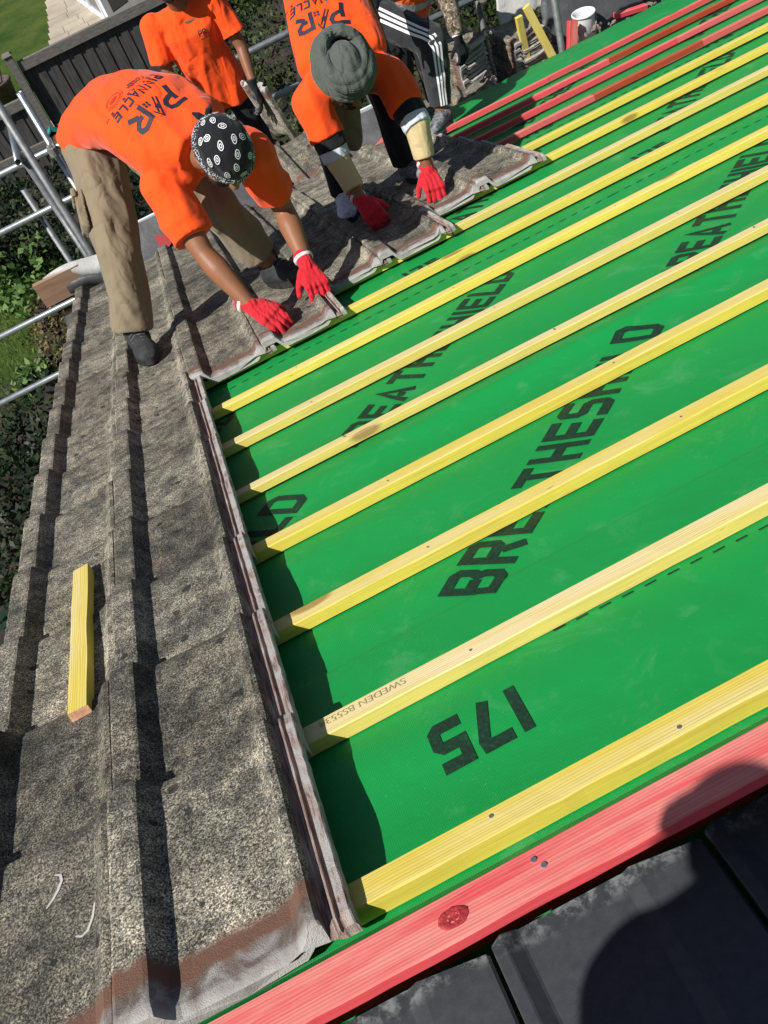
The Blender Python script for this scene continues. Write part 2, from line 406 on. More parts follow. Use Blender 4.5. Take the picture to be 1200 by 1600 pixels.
def folds(amp=.006, scale=9, axis=None, seed=0):
    sd = Vector((seed * 3.7, seed * 1.3, seed * 2.1)); ax = axis.normalized() if axis is not None else None
    def f(c, n):
        q = c.copy()
        if ax is not None: q -= ax * (q.dot(ax) * .65)
        a = noise.noise(q * scale + sd); b = noise.noise(q * scale * 2.3 + sd * 2)
        r = 1 - abs(a) * 2.2
        return amp * (r * .8 + b * .5 - .3)
    return f

# ------------------------------------------------------------------ lettering
def ribbon(pl, h, closed=False):
    n = len(pl); P = [Vector((x, y)) for x, y in pl]; Lp = []; Rp = []
    for i in range(n):
        if closed or 0 < i < n - 1:
            a = (P[i] - P[i - 1]).normalized(); b = (P[(i + 1) % n] - P[i]).normalized()
            na = Vector((-a.y, a.x)); nb = Vector((-b.y, b.x)); off = (na + nb) * (h / max(1 + na.dot(nb), .35))
        else:
            a = (P[1] - P[0]).normalized() if i == 0 else (P[-1] - P[-2]).normalized(); off = Vector((-a.y, a.x)) * h
        Lp.append(P[i] + off); Rp.append(P[i] - off)
    v = Lp + Rp; f = []
    for i in range(n if closed else n - 1):
        j = (i + 1) % n; f.append((n + i, n + j, j, i))
    return v, f
G = {
 'B': (.7, [([(.1, .1), (.1, .9), (.5, .9), (.6, .82), (.6, .6), (.53, .5), (.6, .4), (.6, .18), (.5, .1)], 1), ([(.2, .5), (.43, .5)], 0)]),
 'R': (.7, [([(.1, 0), (.1, .9), (.52, .9), (.6, .82), (.6, .53), (.52, .45), (.2, .45)], 0), ([(.4, .35), (.6, 0)], 0)]),
 'E': (.68, [([(.68, .9), (.1, .9), (.1, .1), (.68, .1)], 0), ([(.2, .5), (.62, .5)], 0)]),
 'A': (.74, [([(.08, 0), (.37, .9), (.66, 0)], 0), ([(.27, .28), (.47, .28)], 0)]),
 'T': (.7, [([(0, .9), (.7, .9)], 0), ([(.35, .8), (.35, 0)], 0)]),
 'H': (.7, [([(.1, 0), (.1, 1)], 0), ([(.6, 0), (.6, 1)], 0), ([(.2, .5), (.5, .5)], 0)]),
 'S': (.7, [([(.68, .9), (.18, .9), (.1, .83), (.1, .58), (.18, .5), (.52, .5), (.6, .42), (.6, .18), (.52, .1), (.02, .1)], 0)]),
 'I': (.2, [([(.1, 0), (.1, 1)], 0)]),
 'L': (.65, [([(.1, 1), (.1, .1), (.65, .1)], 0)]),
 'D': (.7, [([(.1, .1), (.1, .9), (.48, .9), (.6, .78), (.6, .22), (.48, .1)], 1)]),
 'P': (.7, [([(.1, 0), (.1, .9), (.52, .9), (.6, .82), (.6, .53), (.52, .45), (.2, .45)], 0)]),
 'N': (.7, [([(.1, 0), (.1, .9), (.6, .1), (.6, 1)], 0)]),
 'C': (.68, [([(.68, .9), (.18, .9), (.1, .82), (.1, .18), (.18, .1), (.68, .1)], 0)]),
 'O': (.7, [([(.1, .2), (.1, .8), (.2, .9), (.5, .9), (.6, .8), (.6, .2), (.5, .1), (.2, .1)], 1)]),
 'F': (.66, [([(.66, .9), (.1, .9), (.1, 0)], 0), ([(.2, .5), (.58, .5)], 0)]),
 'W': (.95, [([(.08, 1), (.25, .1), (.475, .8), (.7, .1), (.87, 1)], 0)]),
 '1': (.2, [([(.1, 0), (.1, 1)], 0)]),
 '7': (.66, [([(0, .9), (.56, .9), (.58, .78), (.30, 0)], 0)]),
 '5': (.68, [([(.66, .9), (.1, .9), (.1, .52), (.5, .52), (.6, .44), (.6, .18), (.5, .1), (.0, .1)], 0)]),
 ' ': (.3, []),
}
def text2d(s, h=.1, gap=.13):
    V = []; F = []; x = 0
    for ch in s:
        w, st = G[ch]
        for pl, cl in st:
            v, f = ribbon(pl, h, bool(cl)); k = len(V); V += [Vector((p.x + x, p.y)) for p in v]; F += [tuple(i + k for i in q) for q in f]
        x += w + gap
    return V, F, x - gap
def subdiv(V, F, maxlen):
    bm = bmesh.new(); vs = [bm.verts.new((p.x, p.y, 0)) for p in V]
    for f in F:
        try: bm.faces.new([vs[i] for i in f])
        except ValueError: pass
    for _ in range(6):
        es = [e for e in bm.edges if e.calc_length() > maxlen]
        if not es: break
        bmesh.ops.subdivide_edges(bm, edges=es, cuts=1, use_grid_fill=True)
    bmesh.ops.triangulate(bm, faces=bm.faces)
    bm.verts.index_update(); VV = [Vector((v.co.x, v.co.y)) for v in bm.verts]; FF = [tuple(v.index for v in f.verts) for f in bm.faces]; bm.free()
    return VV, FF

# ------------------------------------------------------------------ ROOF
GA = 0.34606                      # batten gauge
ORD = ['first', 'second', 'third', 'fourth', 'fifth', 'sixth', 'seventh', 'eighth', 'ninth', 'tenth', 'eleventh', 'twelfth', 'thirteenth', 'fourteenth', 'fifteenth', 'sixteenth', 'seventeenth']
RMW = RM.to_4x4()
# underlay: sheets that sag between the battens, laps 2.5 mm high
def lapn(v):
    n = 0.0
    for L in (.545, 1.40, 2.38, 3.42, 4.55):
        n -= .0022 * min(1, max(0, (v - L) / .006))
    return n
def membrane_n(u, v):
    t = (v % GA) / GA; sag = -.007 * math.sin(PI * t) ** 2 if 0 < v < 5.2 else 0
    w = noise.noise(Vector((u * 1.1, v * 5.5, 0))) * .009 + noise.noise(Vector((u * 3.0, v * 2.0, 5))) * .003
    k = min(1, max(0, min(v, 5.3 - v) * 12))
    k *= min(1, 4 * min(t, 1 - t) + .12)
    # a slack ripple beside the fourth batten lifts the sheet
    rip = .012 * math.exp(-((v - 1.33) / .05) ** 2) * (1 / (1 + math.exp(-(u - .35) * 9)))
    return lapn(v) + (sag + w) * k + rip * k - .002
us = np.linspace(-.62, 4.6, 180); vs = list(np.linspace(-.012, 5.24, 420))
vs = sorted(vs + [L + d for L in (.545, 1.40, 2.38, 3.42, 4.55) for d in (-.001, .0065)])
V = []; F = []
for v in vs:
    for u in us: V.append(Vector((u, v, membrane_n(u, v))))
nv0 = len(vs); edge_rows = []
# skirt over the eaves, only to the right of the laid tiles
for j, (v, n) in enumerate(((5.32, -.004), (5.5, -.01), (5.7, -.018), (5.86, -.03), (5.9, -.06))):
    for u in us:
        e = v + .03 * noise.noise(Vector((u * 2, 0, 9))) * (j / 4)
        V.append(Vector((u, e if u > 1.72 else 5.24 + .01 * (j + 1), n + .008 * noise.noise(Vector((u * 5, v * 5, 2))))))
nu = len(us)
for j in range(nv0 + 5 - 1):
    for i in range(nu - 1): F.append((j * nu + i, j * nu + i + 1, (j + 1) * nu + i + 1, (j + 1) * nu + i))
mem = link_mesh('breather_membrane', mesh_from(V, F, None, True), M['membrane'], None, RMW)
tag(mem, 'green breather membrane spread over the whole roof slope under the battens', 'roofing membrane')
# folded edge standing up against the ridge timber
mb = MB(); n = 60; vv = []
for i in range(n + 1):
    u = -.62 + i * 5.2 / n; w = .003 * noise.noise(Vector((u * 6, 0, 0)))
    for (v, nn) in ((-.012, -.003), (-.026 + w, .004), (-.040 + w, .018), (-.052, .036), (-.062, .042)): vv.append(Vector((u, v, nn)))
ff = [(i * 5 + k, (i + 1) * 5 + k, (i + 1) * 5 + k + 1, i * 5 + k + 1) for i in range(n) for k in range(4)]
link_mesh('upturn', mesh_from(vv, ff, None, True), M['membrane'], mem)

def put_text(s, origin, du, dv, name='printed_lettering', h=.1, gap=.13, lift=.0016):
    """origin = baseline start; du = vector along the whole text, dv = letter-height vector, both in roof (u, v)"""
    V2, F2, w = text2d(s, h, gap); V2, F2 = subdiv(V2, F2, .14)
    vv = []
    for p in V2:
        q = Vector(origin) + Vector(du) * (p.x / w) + Vector(dv) * p.y
        vv.append(Vector((q.x, q.y, membrane_n(q.x, q.y) + lift)))
    fl = []
    for f in F2:
        a, b, c = (vv[i] for i in f)
        fl.append(f if (b - a).cross(c - a).z > 0 else f[::-1])
    return link_mesh(name, mesh_from(vv, fl), M['ink'], mem)
DU = (.748, .674); DV = (-.094, .078)
for (x, y) in ((1.165, 1.213), (.172, 1.258), (1.100, 2.055), (2.13, 2.055), (.07, 2.055), (2.86, 3.437), (1.83, 3.437), (2.83, 4.775), (3.86, 4.775), (3.89, 3.437)):
    D_ = (.765, .694) if y < 1.3 else (.770, .682)
    put_text('BREATHESHIELD', (x - D_[0], y - D_[1]), D_, DV if y < 1.3 else (-.078, .094))
put_text('175', (.332, .272), (-.152, .0), (-.004, -.098), h=.12, gap=.2)
for (x, y, hgt) in ((.857, 2.60, -.07), (1.866, 2.60, -.07), (1.9, 3.80, -.07), (2.93, 3.80, -.07)):
    put_text('175', (x, y - .015), (.15, .0), (-.01, .072), h=.12, gap=.2)
def dashes(v0_, u0, u1, pitch, ln, wd, sl=0):
    vv = []; ff = []; u = u0
    while u < u1:
        k = len(vv); v = v0_ + sl * (.85 - u)
        for a, b in ((u, v), (u + ln, v), (u + ln, v + wd), (u, v + wd)): vv.append(Vector((a, b, membrane_n(a, b) + .0015)))
        ff.append((k, k + 1, k + 2, k + 3)); u += pitch
    link_mesh('printed_dashes', mesh_from(vv, ff), M['ink'], mem)
dashes(.324, .44, 1.5, .042, .022, .004, .045); dashes(2.335, .02, 1.6, .049, .026, .005); dashes(2.335, 1.61, 3.2, .049, .026, .005); dashes(3.72, 1.5, 4.4, .06, .03, .006); dashes(3.84, 1.5, 4.4, .06, .03, .005)
dashes(5.05, 1.9, 4.5, .06, .03, .006); dashes(5.42, 1.9, 4.5, .06, .03, .006); dashes(5.50, 1.9, 4.5, .06, .03, .006)

# timber -------------------------------------------------------------
def timber(name, u0, u1, v0, v1, n0, n1, mat, label, group=None, wob=.0012, seed=0, bow=0, cat='roof batten', ends=0):
    L = u1 - u0; N = max(2, int(L / .03)); rnd = random.Random(seed * 7 + 3); V = []; F = []
    c = .0022
    prof = [(0, 0), (0, 1 - c / (n1 - n0)), (c / (v1 - v0), 1), (1 - c / (v1 - v0), 1), (1, 1 - c / (n1 - n0)), (1, 0)]
    for i in range(N + 1):
        u = L * i / N; b = bow * math.sin(PI * min(1, max(0, u / L)) * 2.2)
        for k, (a, h) in enumerate(prof):
            w = wob * noise.noise(Vector((u * 9, k * 3.1, seed))) + wob * .6 * noise.noise(Vector((u * 40, k * 7.1, seed)))
            dv = w if k in (0, 1, 2) else -w
            V.append(Vector((u, (v1 - v0) * a + dv + b, (n1 - n0) * h + (w * .7 if 0 < k < 5 else 0))))
    m = len(prof)
    for i in range(N):
        for k in range(m - 1): F.append((i * m + k, i * m + k + 1, (i + 1) * m + k + 1, (i + 1) * m + k))
        F.append((i * m + m - 1, i * m, (i + 1) * m, (i + 1) * m + m - 1))
    F += [tuple(range(m - 1, -1, -1)), tuple(range(N * m, N * m + m))]
    F = [f[::-1] for f in F]
    me = mesh_from(V, F); o = link_mesh(name, me, mat, None, RMW @ Matrix.Translation((u0, v0, n0)))
    tag(o, label, cat, group); return o
def nail(parent, x, y, z, r=.0035):
    mb = MB().capsule((x, y, z - .001), (x, y, z + .0012), r, r * .96, 12, True, True)
    link_mesh('nail_head', mesh_from(mb.v, mb.f), M['nail'], parent)
bg_ = 'timber battens nailed across the roof'
BH = .027
b1 = timber('timber_batten', -.06, 2.0, -.001, .044, .001, .032, M['wood_y'], 'broad yellow batten nearest the red ridge timber', bg_, .0016, 1)
nail(b1, .27, .030, .031); nail(b1, .275 + .27, .012, .031); nail(b1, .93, .02, .031)
pale = {3: 0, 5: 1, 6: 1, 9: 1, 2: 1}
for i in range(2, 12):
    v0 = (i - 1) * GA; v0 += {5: -.010}.get(i, 0)
    u1 = 1.9 + .27 * i; mat = M['wood_p'] if i in (2, 5, 6, 9) else M['wood_y']
    lab = {2: 'pale stamped batten second out from the red ridge timber', 3: 'yellow batten with small knots, third out from the red ridge timber', 4: 'yellow batten crossing the end of the nearest big black lettering, fourth out from the ridge',
           5: 'bowed pale thin-looking batten, fifth out from the red ridge timber'}.get(i, ('pale' if i in (6, 9) else 'yellow') + ' batten, %s out from the red ridge timber' % ORD[i - 1])
    if i == 9:
        timber('timber_batten', -.62, 1.118, v0, v0 + .045, .001, .001 + BH, M['wood_y'], 'yellow batten %s from the ridge, left of the dark joint gap' % ORD[i - 1], bg_, .001, i)
        timber('timber_batten', 1.126, u1, v0 + .001, v0 + .045, .001, .001 + BH, mat, 'pale batten %s from the ridge, right of the dark joint gap' % ORD[i - 1], bg_, .001, i + 40)
        continue
    b = timber('timber_batten', -.62, u1, v0, v0 + (.036 if i == 5 else .045), .001 + (.004 if i == 5 else 0), .001 + BH, mat, lab, bg_, .0011, i, bow=.004 if i == 5 else 0)
    for q in range(3): nail(b, .62 + .32 + .6 * q + .03 * math.sin(i * 5 + q), .020 + .006 * math.sin(i * 3 + q), BH, .0028)
red = {12: [(-.62, 2.30, 'wood_rr'), (2.303, 2.92, 'wood_b'), (2.923, 4.6, 'wood_rr')], 13: [(-.62, 2.98, 'wood_r'), (2.983, 4.7, 'wood_rr')],
       14: [(-.62, 2.75, 'wood_r'), (2.753, 3.15, 'wood_b'), (3.153, 4.7, 'wood_b')], 15: [(-.62, 2.52, 'wood_r'), (2.523, 4.8, 'wood_r')]}
for i, segs in red.items():
    v0 = (i - 1) * GA
    for q, (a, b_, mt) in enumerate(segs):
        where = ['left', 'middle', 'right'][q] if len(segs) == 3 else ['left', 'right'][q]
        timber('timber_batten', a, b_, v0, v0 + .045, .001, .001 + BH, M[mt], '%s batten, %s length of the %s row from the ridge' % ({'wood_b': 'dark brownish red', 'wood_r': 'red', 'wood_rr': 'faded red'}[mt], where, ORD[i - 1]), 'red battens near the eaves', .001, i * 5 + q)
rt = timber('ridge_timber', -.62, 2.4, -.128, -.062, .033, .051, M['wood_r'], 'thick red stained timber running along the ridge in the foreground', None, .002, 77, cat='timber')
for x, y in ((.232 + .62, .048), (.240 + .62, .034)): nail(rt, x, y, .0185, .0040)
# knot on the ridge timber
mb = MB(); vv = [Vector((.115 + .62, .030, .0190))]; n = 22
for j, r in enumerate((.007, .013, .0165, .018)):
    for i in range(n):
        t = 2 * PI * i / n; rr = r * (1 + .15 * noise.noise(Vector((math.cos(t) * 2, math.sin(t) * 2, j))))
        vv.append(Vector((.115 + .62 + rr * 1.15 * math.cos(t), .030 + rr * .8 * math.sin(t), .0186 + (.0012 if j in (1, 2) else -.0004) + .0008 * noise.noise(Vector((t * 5, j, 3))))))
ff = [(0, 1 + i, 1 + (i + 1) % n) for i in range(n)] + [(1 + j * n + i, 1 + j * n + n + i, 1 + j * n + n + (i + 1) % n, 1 + j * n + (i + 1) % n) for j in range(3) for i in range(n)]
k_ = link_mesh('knot', mesh_from(vv, ff, None, True), m_noise('red_knot', (.20, .008, .015), (.55, .05, .05), 160, .7, .9, 300, dist=.002), rt)
# grey ink stamp on the second batten
fc = bpy.data.curves.new('t', 'FONT'); fc.body = 'SWEDEN BS5534'; fc.size = .022
fo = bpy.data.objects.new('t', fc); COL.objects.link(fo); dg = bpy.context.evaluated_depsgraph_get()
fm = bpy.data.meshes.new_from_object(fo.evaluated_get(dg)); bpy.data.objects.remove(fo)
b2 = [o for o in bpy.data.objects if o.get('label', '').startswith('pale stamped')][0]
fm.transform(Matrix.Translation((.62 + .185, .036, BH + .0011)) @ Matrix.Rotation(PI, 4, 'Z'))
link_mesh('ink_stamp', fm, NB('grey_ink').done((.42, .36, .19), .8), b2)
# loose offcut lying on the tiles
def free_timber(name, p0, p1, up, w, h, mat, label, cat='timber offcut', group=None, endmat=None):
    p0 = Vector(p0); p1 = Vector(p1); x = (p1 - p0); L = x.length; x.normalize(); z = (Vector(up) - x * Vector(up).dot(x)).normalized(); y = z.cross(x)
    N = max(2, int(L / .03)); V = []; F = []; prof = [(-w / 2, 0), (-w / 2, h - .0015), (-w / 2 + .0015, h), (w / 2 - .0015, h), (w / 2, h - .0015), (w / 2, 0)]
    for i in range(N + 1):
        for k, (a, b) in enumerate(prof): 
            wb = .0012 * noise.noise(Vector((i * .3, k * 2.2, L * 9))); V.append(Vector((L * i / N, a + wb, b + (wb if 0 < k < 5 else 0))))
    m = 6
    for i in range(N):
        for k in range(m): F.append((i * m + k, (i + 1) * m + k, (i + 1) * m + (k + 1) % m, i * m + (k + 1) % m))
    F += [tuple(range(m)), tuple(range(N * m + m - 1, N * m - 1, -1))]
    F = [f[::-1] for f in F]
    me = mesh_from(V, F); me.materials.append(mat)
    if endmat is not None: me.materials.append(endmat); me.polygons[len(F) - 2].material_index = 1; me.polygons[len(F) - 1].material_index = 1
    o = bpy.data.objects.new(name, me); COL.objects.link(o)
    A = Matrix((x, y, z)).transposed().to_4x4(); o.matrix_world = Matrix.Translation(p0) @ A
    return tag(o, label, cat, group)
M['endgrain'] = m_noise('pink_end_grain', (.50, .22, .13), (.70, .42, .25), 80, .9, .4, 200, which='Object')
free_timber('batten_offcut', R(-.400, .690, .058), R(-.417, 1.30, .058), R(0, 0, 1), .042, .026, M['wood_y'], 'short yellow batten offcut lying loose on the weathered tiles', endmat=M['endgrain'])

# tiles ---------------------------------------------------------------
TW, TL, COV = .325, .42, .283
PT = [(0, .004), (0, .028), (.003, .0335), (.008, .036), (.048, .036), (.054, .034), (.062, .020), (.070, .006), (.078, .0015), (.10, 0), (.16, -.0005), (.225, 0), (.244, .002), (.254, .009), (.262, .018), (.268, .0225), (.279, .0225), (.282, .018), (.284, -.001), (.288, -.003), (.2965, -.003), (.298, .006), (.3015, .006), (.303, .000), (.3075, .000), (.309, .008), (.3215, .009), (.3235, .007), (.325, .004)]
PB = [(.325, -.006), (.30, -.007), (.28, -.006), (.268, .004), (.258, -.006), (.245, -.013), (.16, -.0135), (.085, -.013), (.070, -.008), (.060, .008), (.052, .020), (.010, .021), (.006, .010), (.004, .004)]
def tile_mesh(seed, nv=26, rough=1.0, pt=PT, pb=PB):
    prof = pt + pb; m = len(prof); V = []; F = []; UV = []
    for j in range(nv + 1):
        t = j / nv; t = t if 0 < j < nv else t
        v = TL * t
        for k, (u, h) in enumerate(prof):
            top = k < len(pt)
            q = Vector((u * 30 + seed * 9, v * 30, seed)); q2 = q * 3.1
            w = (noise.noise(q) * .0012 + noise.noise(q2) * .0010) * rough
            ev = 0
            if j in (0, nv): ev = (noise.noise(Vector((u * 45, seed * 3, j))) * .0045 + noise.noise(Vector((u * 160, seed, j))) * .002) * rough
            if top and j == nv: w -= .004
            if top and j == 0: w -= .008
            if not top and j <= 1: w -= .013
            # the side lock stands a little in advance of the pan's head, which is notched at its corner
            if j == 0: ev += .012 * min(1, max(0, (u - .235) / .03)) * (1 if u < .2835 else 0)
            eu = 0
            if k in (0, 1, 2, 3): eu = (noise.noise(Vector((v * 60, seed * 5, 1))) * .0016) * rough
            if u > .32: eu = (noise.noise(Vector((v * 50, seed * 5, 7))) * .0012) * rough
            V.append(Vector((u + eu, v + ev, h + w))); UV.append((u, v))
    for j in range(nv):
        for k in range(m): F.append((j * m + k, j * m + (k + 1) % m, (j + 1) * m + (k + 1) % m, (j + 1) * m + k))
    F += [tuple(range(m - 1, -1, -1)), tuple(range(nv * m, nv * m + m))]
    me = mesh_from(V, F, UV); 
    me.materials.append(M['tile'])
    bm = bmesh.new(); bm.from_mesh(me); bmesh.ops.recalc_face_normals(bm, faces=bm.faces); bm.to_mesh(me); bm.free()
    return me
TM = [tile_mesh(s) for s in range(7)]
SLOPE = .052
rnd = random.Random(5)
def tile_matrix(u, vh, n=None):
    n = .028 + .0145 if n is None else n
    return RMW @ Matrix.Translation((u + rnd.uniform(-.0015, .0015), vh + rnd.uniform(-.004, .004), n + rnd.uniform(0, .0015))) @ Matrix.Rotation(SLOPE + rnd.uniform(-.002, .003), 4, 'X') @ Matrix.Rotation(rnd.uniform(-.006, .006), 4, 'Z')
colname = ['outermost verge column', 'second column from the verge', 'third column', 'fourth column', 'fifth column', 'sixth column', 'seventh column', 'eighth column']
start = [1, 1, 8, 8, 9, 9, 10, 10]
ul = [-.608, -.325, -.042, .241, .524, .807, 1.090, 1.373]
for c in range(8):
    for i in range(start[c], 16):
        o = bpy.data.objects.new('concrete_tile', TM[rnd.randrange(7)]); COL.objects.link(o)
        o.matrix_world = tile_matrix(ul[c], (i - 1) * GA - .032)
        k = i - start[c]
        lab = 'weathered grey tile, %s course from the ridge, %s' % (ORD[k], colname[c]) if c < 2 else 'grimy tile, %s course behind the open front edge, %s' % (ORD[k], colname[c])
        if k == 0: lab = ('topmost weathered tile with bare brown head strip, %s' if c < 2 else 'front edge tile with bare pinkish head strip, %s') % colname[c]
        tag(o, lab, 'roof tile', 'weathered roof tiles laid in courses')
# white dribbles of sealant on two near tiles
def dribble(pts, w, nn=.046):
    mb = MB(); P = [R(*p) for p in pts]
    for a, b in zip(P, P[1:]): mb.capsule(a, b, w, w * .8, 8)
    return mb
tile0 = None
def drop(u, v, n=0):
    dg = bpy.context.evaluated_depsgraph_get(); h = S.ray_cast(dg, R(u, v, .3), -Rd(0, 0, 1), distance=.4)
    return (h[1] if h[0] else R(u, v, .06)) + Rd(0, 0, 1) * .0015
M['seal'] = NB('white_sealant').done((.50, .50, .46), .9)
for pts, w_, lab in (([(-.446, .252), (-.436, .262), (-.427, .275), (-.421, .290), (-.424, .303), (-.434, .309)], .0021, 'faint curl of white sealant on the left tile near the bottom edge'), ([(-.396, .174), (-.386, .168), (-.376, .172), (-.368, .190), (-.363, .212)], .0018, 'second white sealant mark, beside the joint at the bottom left')):
    P_ = [drop(*p) for p in pts]; V = []; 
    for i, p in enumerate(P_):
        d = (P_[min(i + 1, len(P_) - 1)] - P_[max(i - 1, 0)]).normalized(); q = d.cross(Rd(0, 0, 1)); V += [p + q * w_ * (.5 + .8 * math.sin(PI * (i + .5) / len(P_))), p - q * w_ * (.5 + .8 * math.sin(PI * (i + .5) / len(P_)))]
    F = [(2 * i, 2 * i + 1, 2 * i + 3, 2 * i + 2) for i in range(len(P_) - 1)]; V2 = [v - Rd(0, 0, 1) * .01 for v in V]; n = len(V)
    V2 = [v - Rd(0, 0, 1) * .002 for v in V]; tag(obj('sealant_smear', V + V2, F + [(f[3] + n, f[2] + n, f[1] + n, f[0] + n) for f in F], M['seal']), lab, 'sealant smear')

# new dark tiles on the near side of the ridge --------------------------
PD = [(0, .004), (0, .012), (.002, .0135), (.016, .0135), (.019, .0125), (.036, .0015), (.040, 0), (.12, -.0005), (.185, 0), (.189, .001), (.203, .005), (.207, .006), (.298, .006), (.302, .003), (.3025, -.004)]
PDB = [(.3025, -.012), (.21, -.010), (.19, -.014), (.06, -.014), (.045, -.013), (.02, -.006), (.008, -.006), (.004, -.004)]
def dark_mesh():
    prof = PD + PDB; m = len(prof); V = []; F = []; UV = []; nv = 16
    for j in range(nv + 1):
        v = TL * j / nv
        for k, (u, h) in enumerate(prof):
            ev = .004 * noise.noise(Vector((u * 40, 0, 3))) + .002 * noise.noise(Vector((u * 150, 0, 5))) if j in (0, nv) else 0
            uu = u
            if j == 0: ev += .012 * max(0, (u - .27) / .03) ** 2 + .010 * max(0, (.02 - u) / .02) ** 2; h -= .002
            V.append(Vector((uu, -v - ev, h))); UV.append((u, v))
    for j in range(nv):
        for k in range(m): F.append((j * m + k, j * m + (k + 1) % m, (j + 1) * m + (k + 1) % m, (j + 1) * m + k))
    F += [tuple(range(m - 1, -1, -1)), tuple(range(nv * m, nv * m + m))]
    me = mesh_from(V, F, UV); me.materials.append(M['dtile'])
    bm = bmesh.new(); bm.from_mesh(me); bmesh.ops.recalc_face_normals(bm, faces=bm.faces); bm.to_mesh(me); bm.free()
    return me
DM = dark_mesh()
DARK = Matrix.Translation((-.006, -.086, -.034)) @ Matrix.Rotation(math.radians(-7), 4, 'X')
for r_ in range(5):
    for c in range(-3, 7):
        o = bpy.data.objects.new('dark_tile', DM); COL.objects.link(o)
        o.matrix_world = DARK @ Matrix.Translation((.140 + .3085 * c, -.345 * r_, .0)) @ Matrix.Rotation(-.045, 4, 'X')
        w = ['first', 'second', 'third', 'fourth', 'fifth', 'sixth', 'seventh', 'eighth', 'ninth', 'tenth'][c + 3]
        tag(o, 'new dark tile, %s from left, %s row behind the red ridge timber' % (w, ORD[r_]), 'roof tile', 'new dark tiles behind the ridge')

# ------------------------------------------------------------------ HOUSE below the roof
mb = MB()
for u0, u1, v0, v1, n0, n1 in ((-.60, 4.6, -.011, 5.2, -.05, -.02), (-.60, 4.6, 5.05, 5.22, -.22, -.05)):
    vv = [R(u, v, n) for n in (n0, n1) for (u, v) in ((u0, v0), (u1, v0), (u1, v1), (u0, v1))]
    mb.add(vv, [(3, 2, 1, 0), (4, 5, 6, 7), (0, 1, 5, 4), (1, 2, 6, 5), (2, 3, 7, 6), (3, 0, 4, 7)])
house = empty('house', (2, 2, -6.6), 'brick house carrying the roof that is being re-tiled', 'house')
mb.build('roof_deck', M['wood_o'], house)
mb = MB(); mb.box((2, -.3, -3.95), (2.52, 5.1, 2.6)); 
vw = []; zt = lambda y: -y * SP / CP - .17
pts = [(-.52, .03), (4.55, .03), (4.55, 4.86), (-.52, 4.86)]
vw = [Vector((x, y, -6.6)) for x, y in pts] + [Vector((x, y, zt(max(y, 0)) if y > 0 else -.17)) for x, y in pts]
obj('brick_wall', vw, [(0, 1, 5, 4), (1, 2, 6, 5), (2, 3, 7, 6), (3, 0, 4, 7), (4, 5, 6, 7)], M['brick'], house)
MB().box((2.0, -1.9, -3.45), (2.52, 1.78, 3.15)).build('rear_wall', M['brick'], house)
a = [DARK @ Vector((x, y, -.125)) for x, y in ((-.85, .055), (2.2, .055), (2.2, -1.9), (-.85, -1.9))]; b = [p + Vector((0, 0, .018)) for p in a]
obj('underlay', a + b, [(3, 2, 1, 0), (4, 5, 6, 7), (0, 1, 5, 4), (1, 2, 6, 5), (2, 3, 7, 6), (3, 0, 4, 7)], M['membrane'], house)
# corbelled brick corner and slate under the verge
MB().box((-.70, 4.98, -1.86), (.065, .13, .10)).build('corner_brick', M['brick'], house)
MB().box((-.74, 4.88, -2.10), (.06, .13, .12)).build('corner_brick', M['brick'], house)
mb = MB().box((-.69, 4.99, -1.735), (.085, .10, .008)); mb.box((-.70, 4.86, -1.80), (.09, .10, .007)); mb.build('undercloak_slate', M['slate'], house)
MB().box((-.655, 5.03, -1.68), (.004, .03, .035)).box((-.64, 5.06, -1.648), (.018, .003, .003)).build('verge_clip', M['plastic'], house)
MB().box((2.0, 5.03, -1.86), (2.7, .012, .11)).build('fascia_board', M['plastic'], house)

# eaves carrier: grey sheet turned up to a white-edged board
n = 90; V = []; F = []
for i in range(n + 1):
    x = -.40 + i * 2.35 / n
    for k, (y, z) in enumerate(((5.00, -1.700), (5.12, -1.76), (5.30, -1.765), (5.45, -1.70), (5.57, -1.625))):
        V.append(Vector((x, y + .012 * noise.noise(Vector((x * 3, k, 1))), z + .016 * noise.noise(Vector((x * 4, k * .8, 4))))))
for i in range(n):
    for k in range(4): F.append((i * 5 + k, (i + 1) * 5 + k, (i + 1) * 5 + k + 1, i * 5 + k + 1))
ev = empty('eaves_gutter_tray', (.8, 5.3, -1.8), 'grey eaves sheet with red print and a white front edge beyond the laid tiles', 'eaves tray')
obj('grey_sheet', V, F, M['greysheet'], ev, None, True)
MB().box((.775, 5.587, -1.645), (1.175, .010, .032)).build('white_edge', M['plastic'], ev)
def patch(name, cx, y0, y1, w, parent, mat):
    V = []; F = []
    def zz(y): return -1.765 + max(0, (y - 5.30)) / .27 * .14 + .017
    for i in range(9):
        for k in range(5):
            x = cx - w / 2 + w * i / 8; y = y0 + (y1 - y0) * k / 4 + .01 * math.sin(i * 1.3); V.append(Vector((x, y, zz(y))))
    for i in range(8):
        for k in range(4): F.append((i * 5 + k, i * 5 + 5 + k, i * 5 + 6 + k, i * 5 + k + 1))
    return obj(name, V, F, mat, parent)
for cx, w in ((.02, .12), (.20, .10), (.92, .10), (1.10, .05)): patch('red_lettering', cx, 5.33, 5.42, w, ev, M['redprint'])
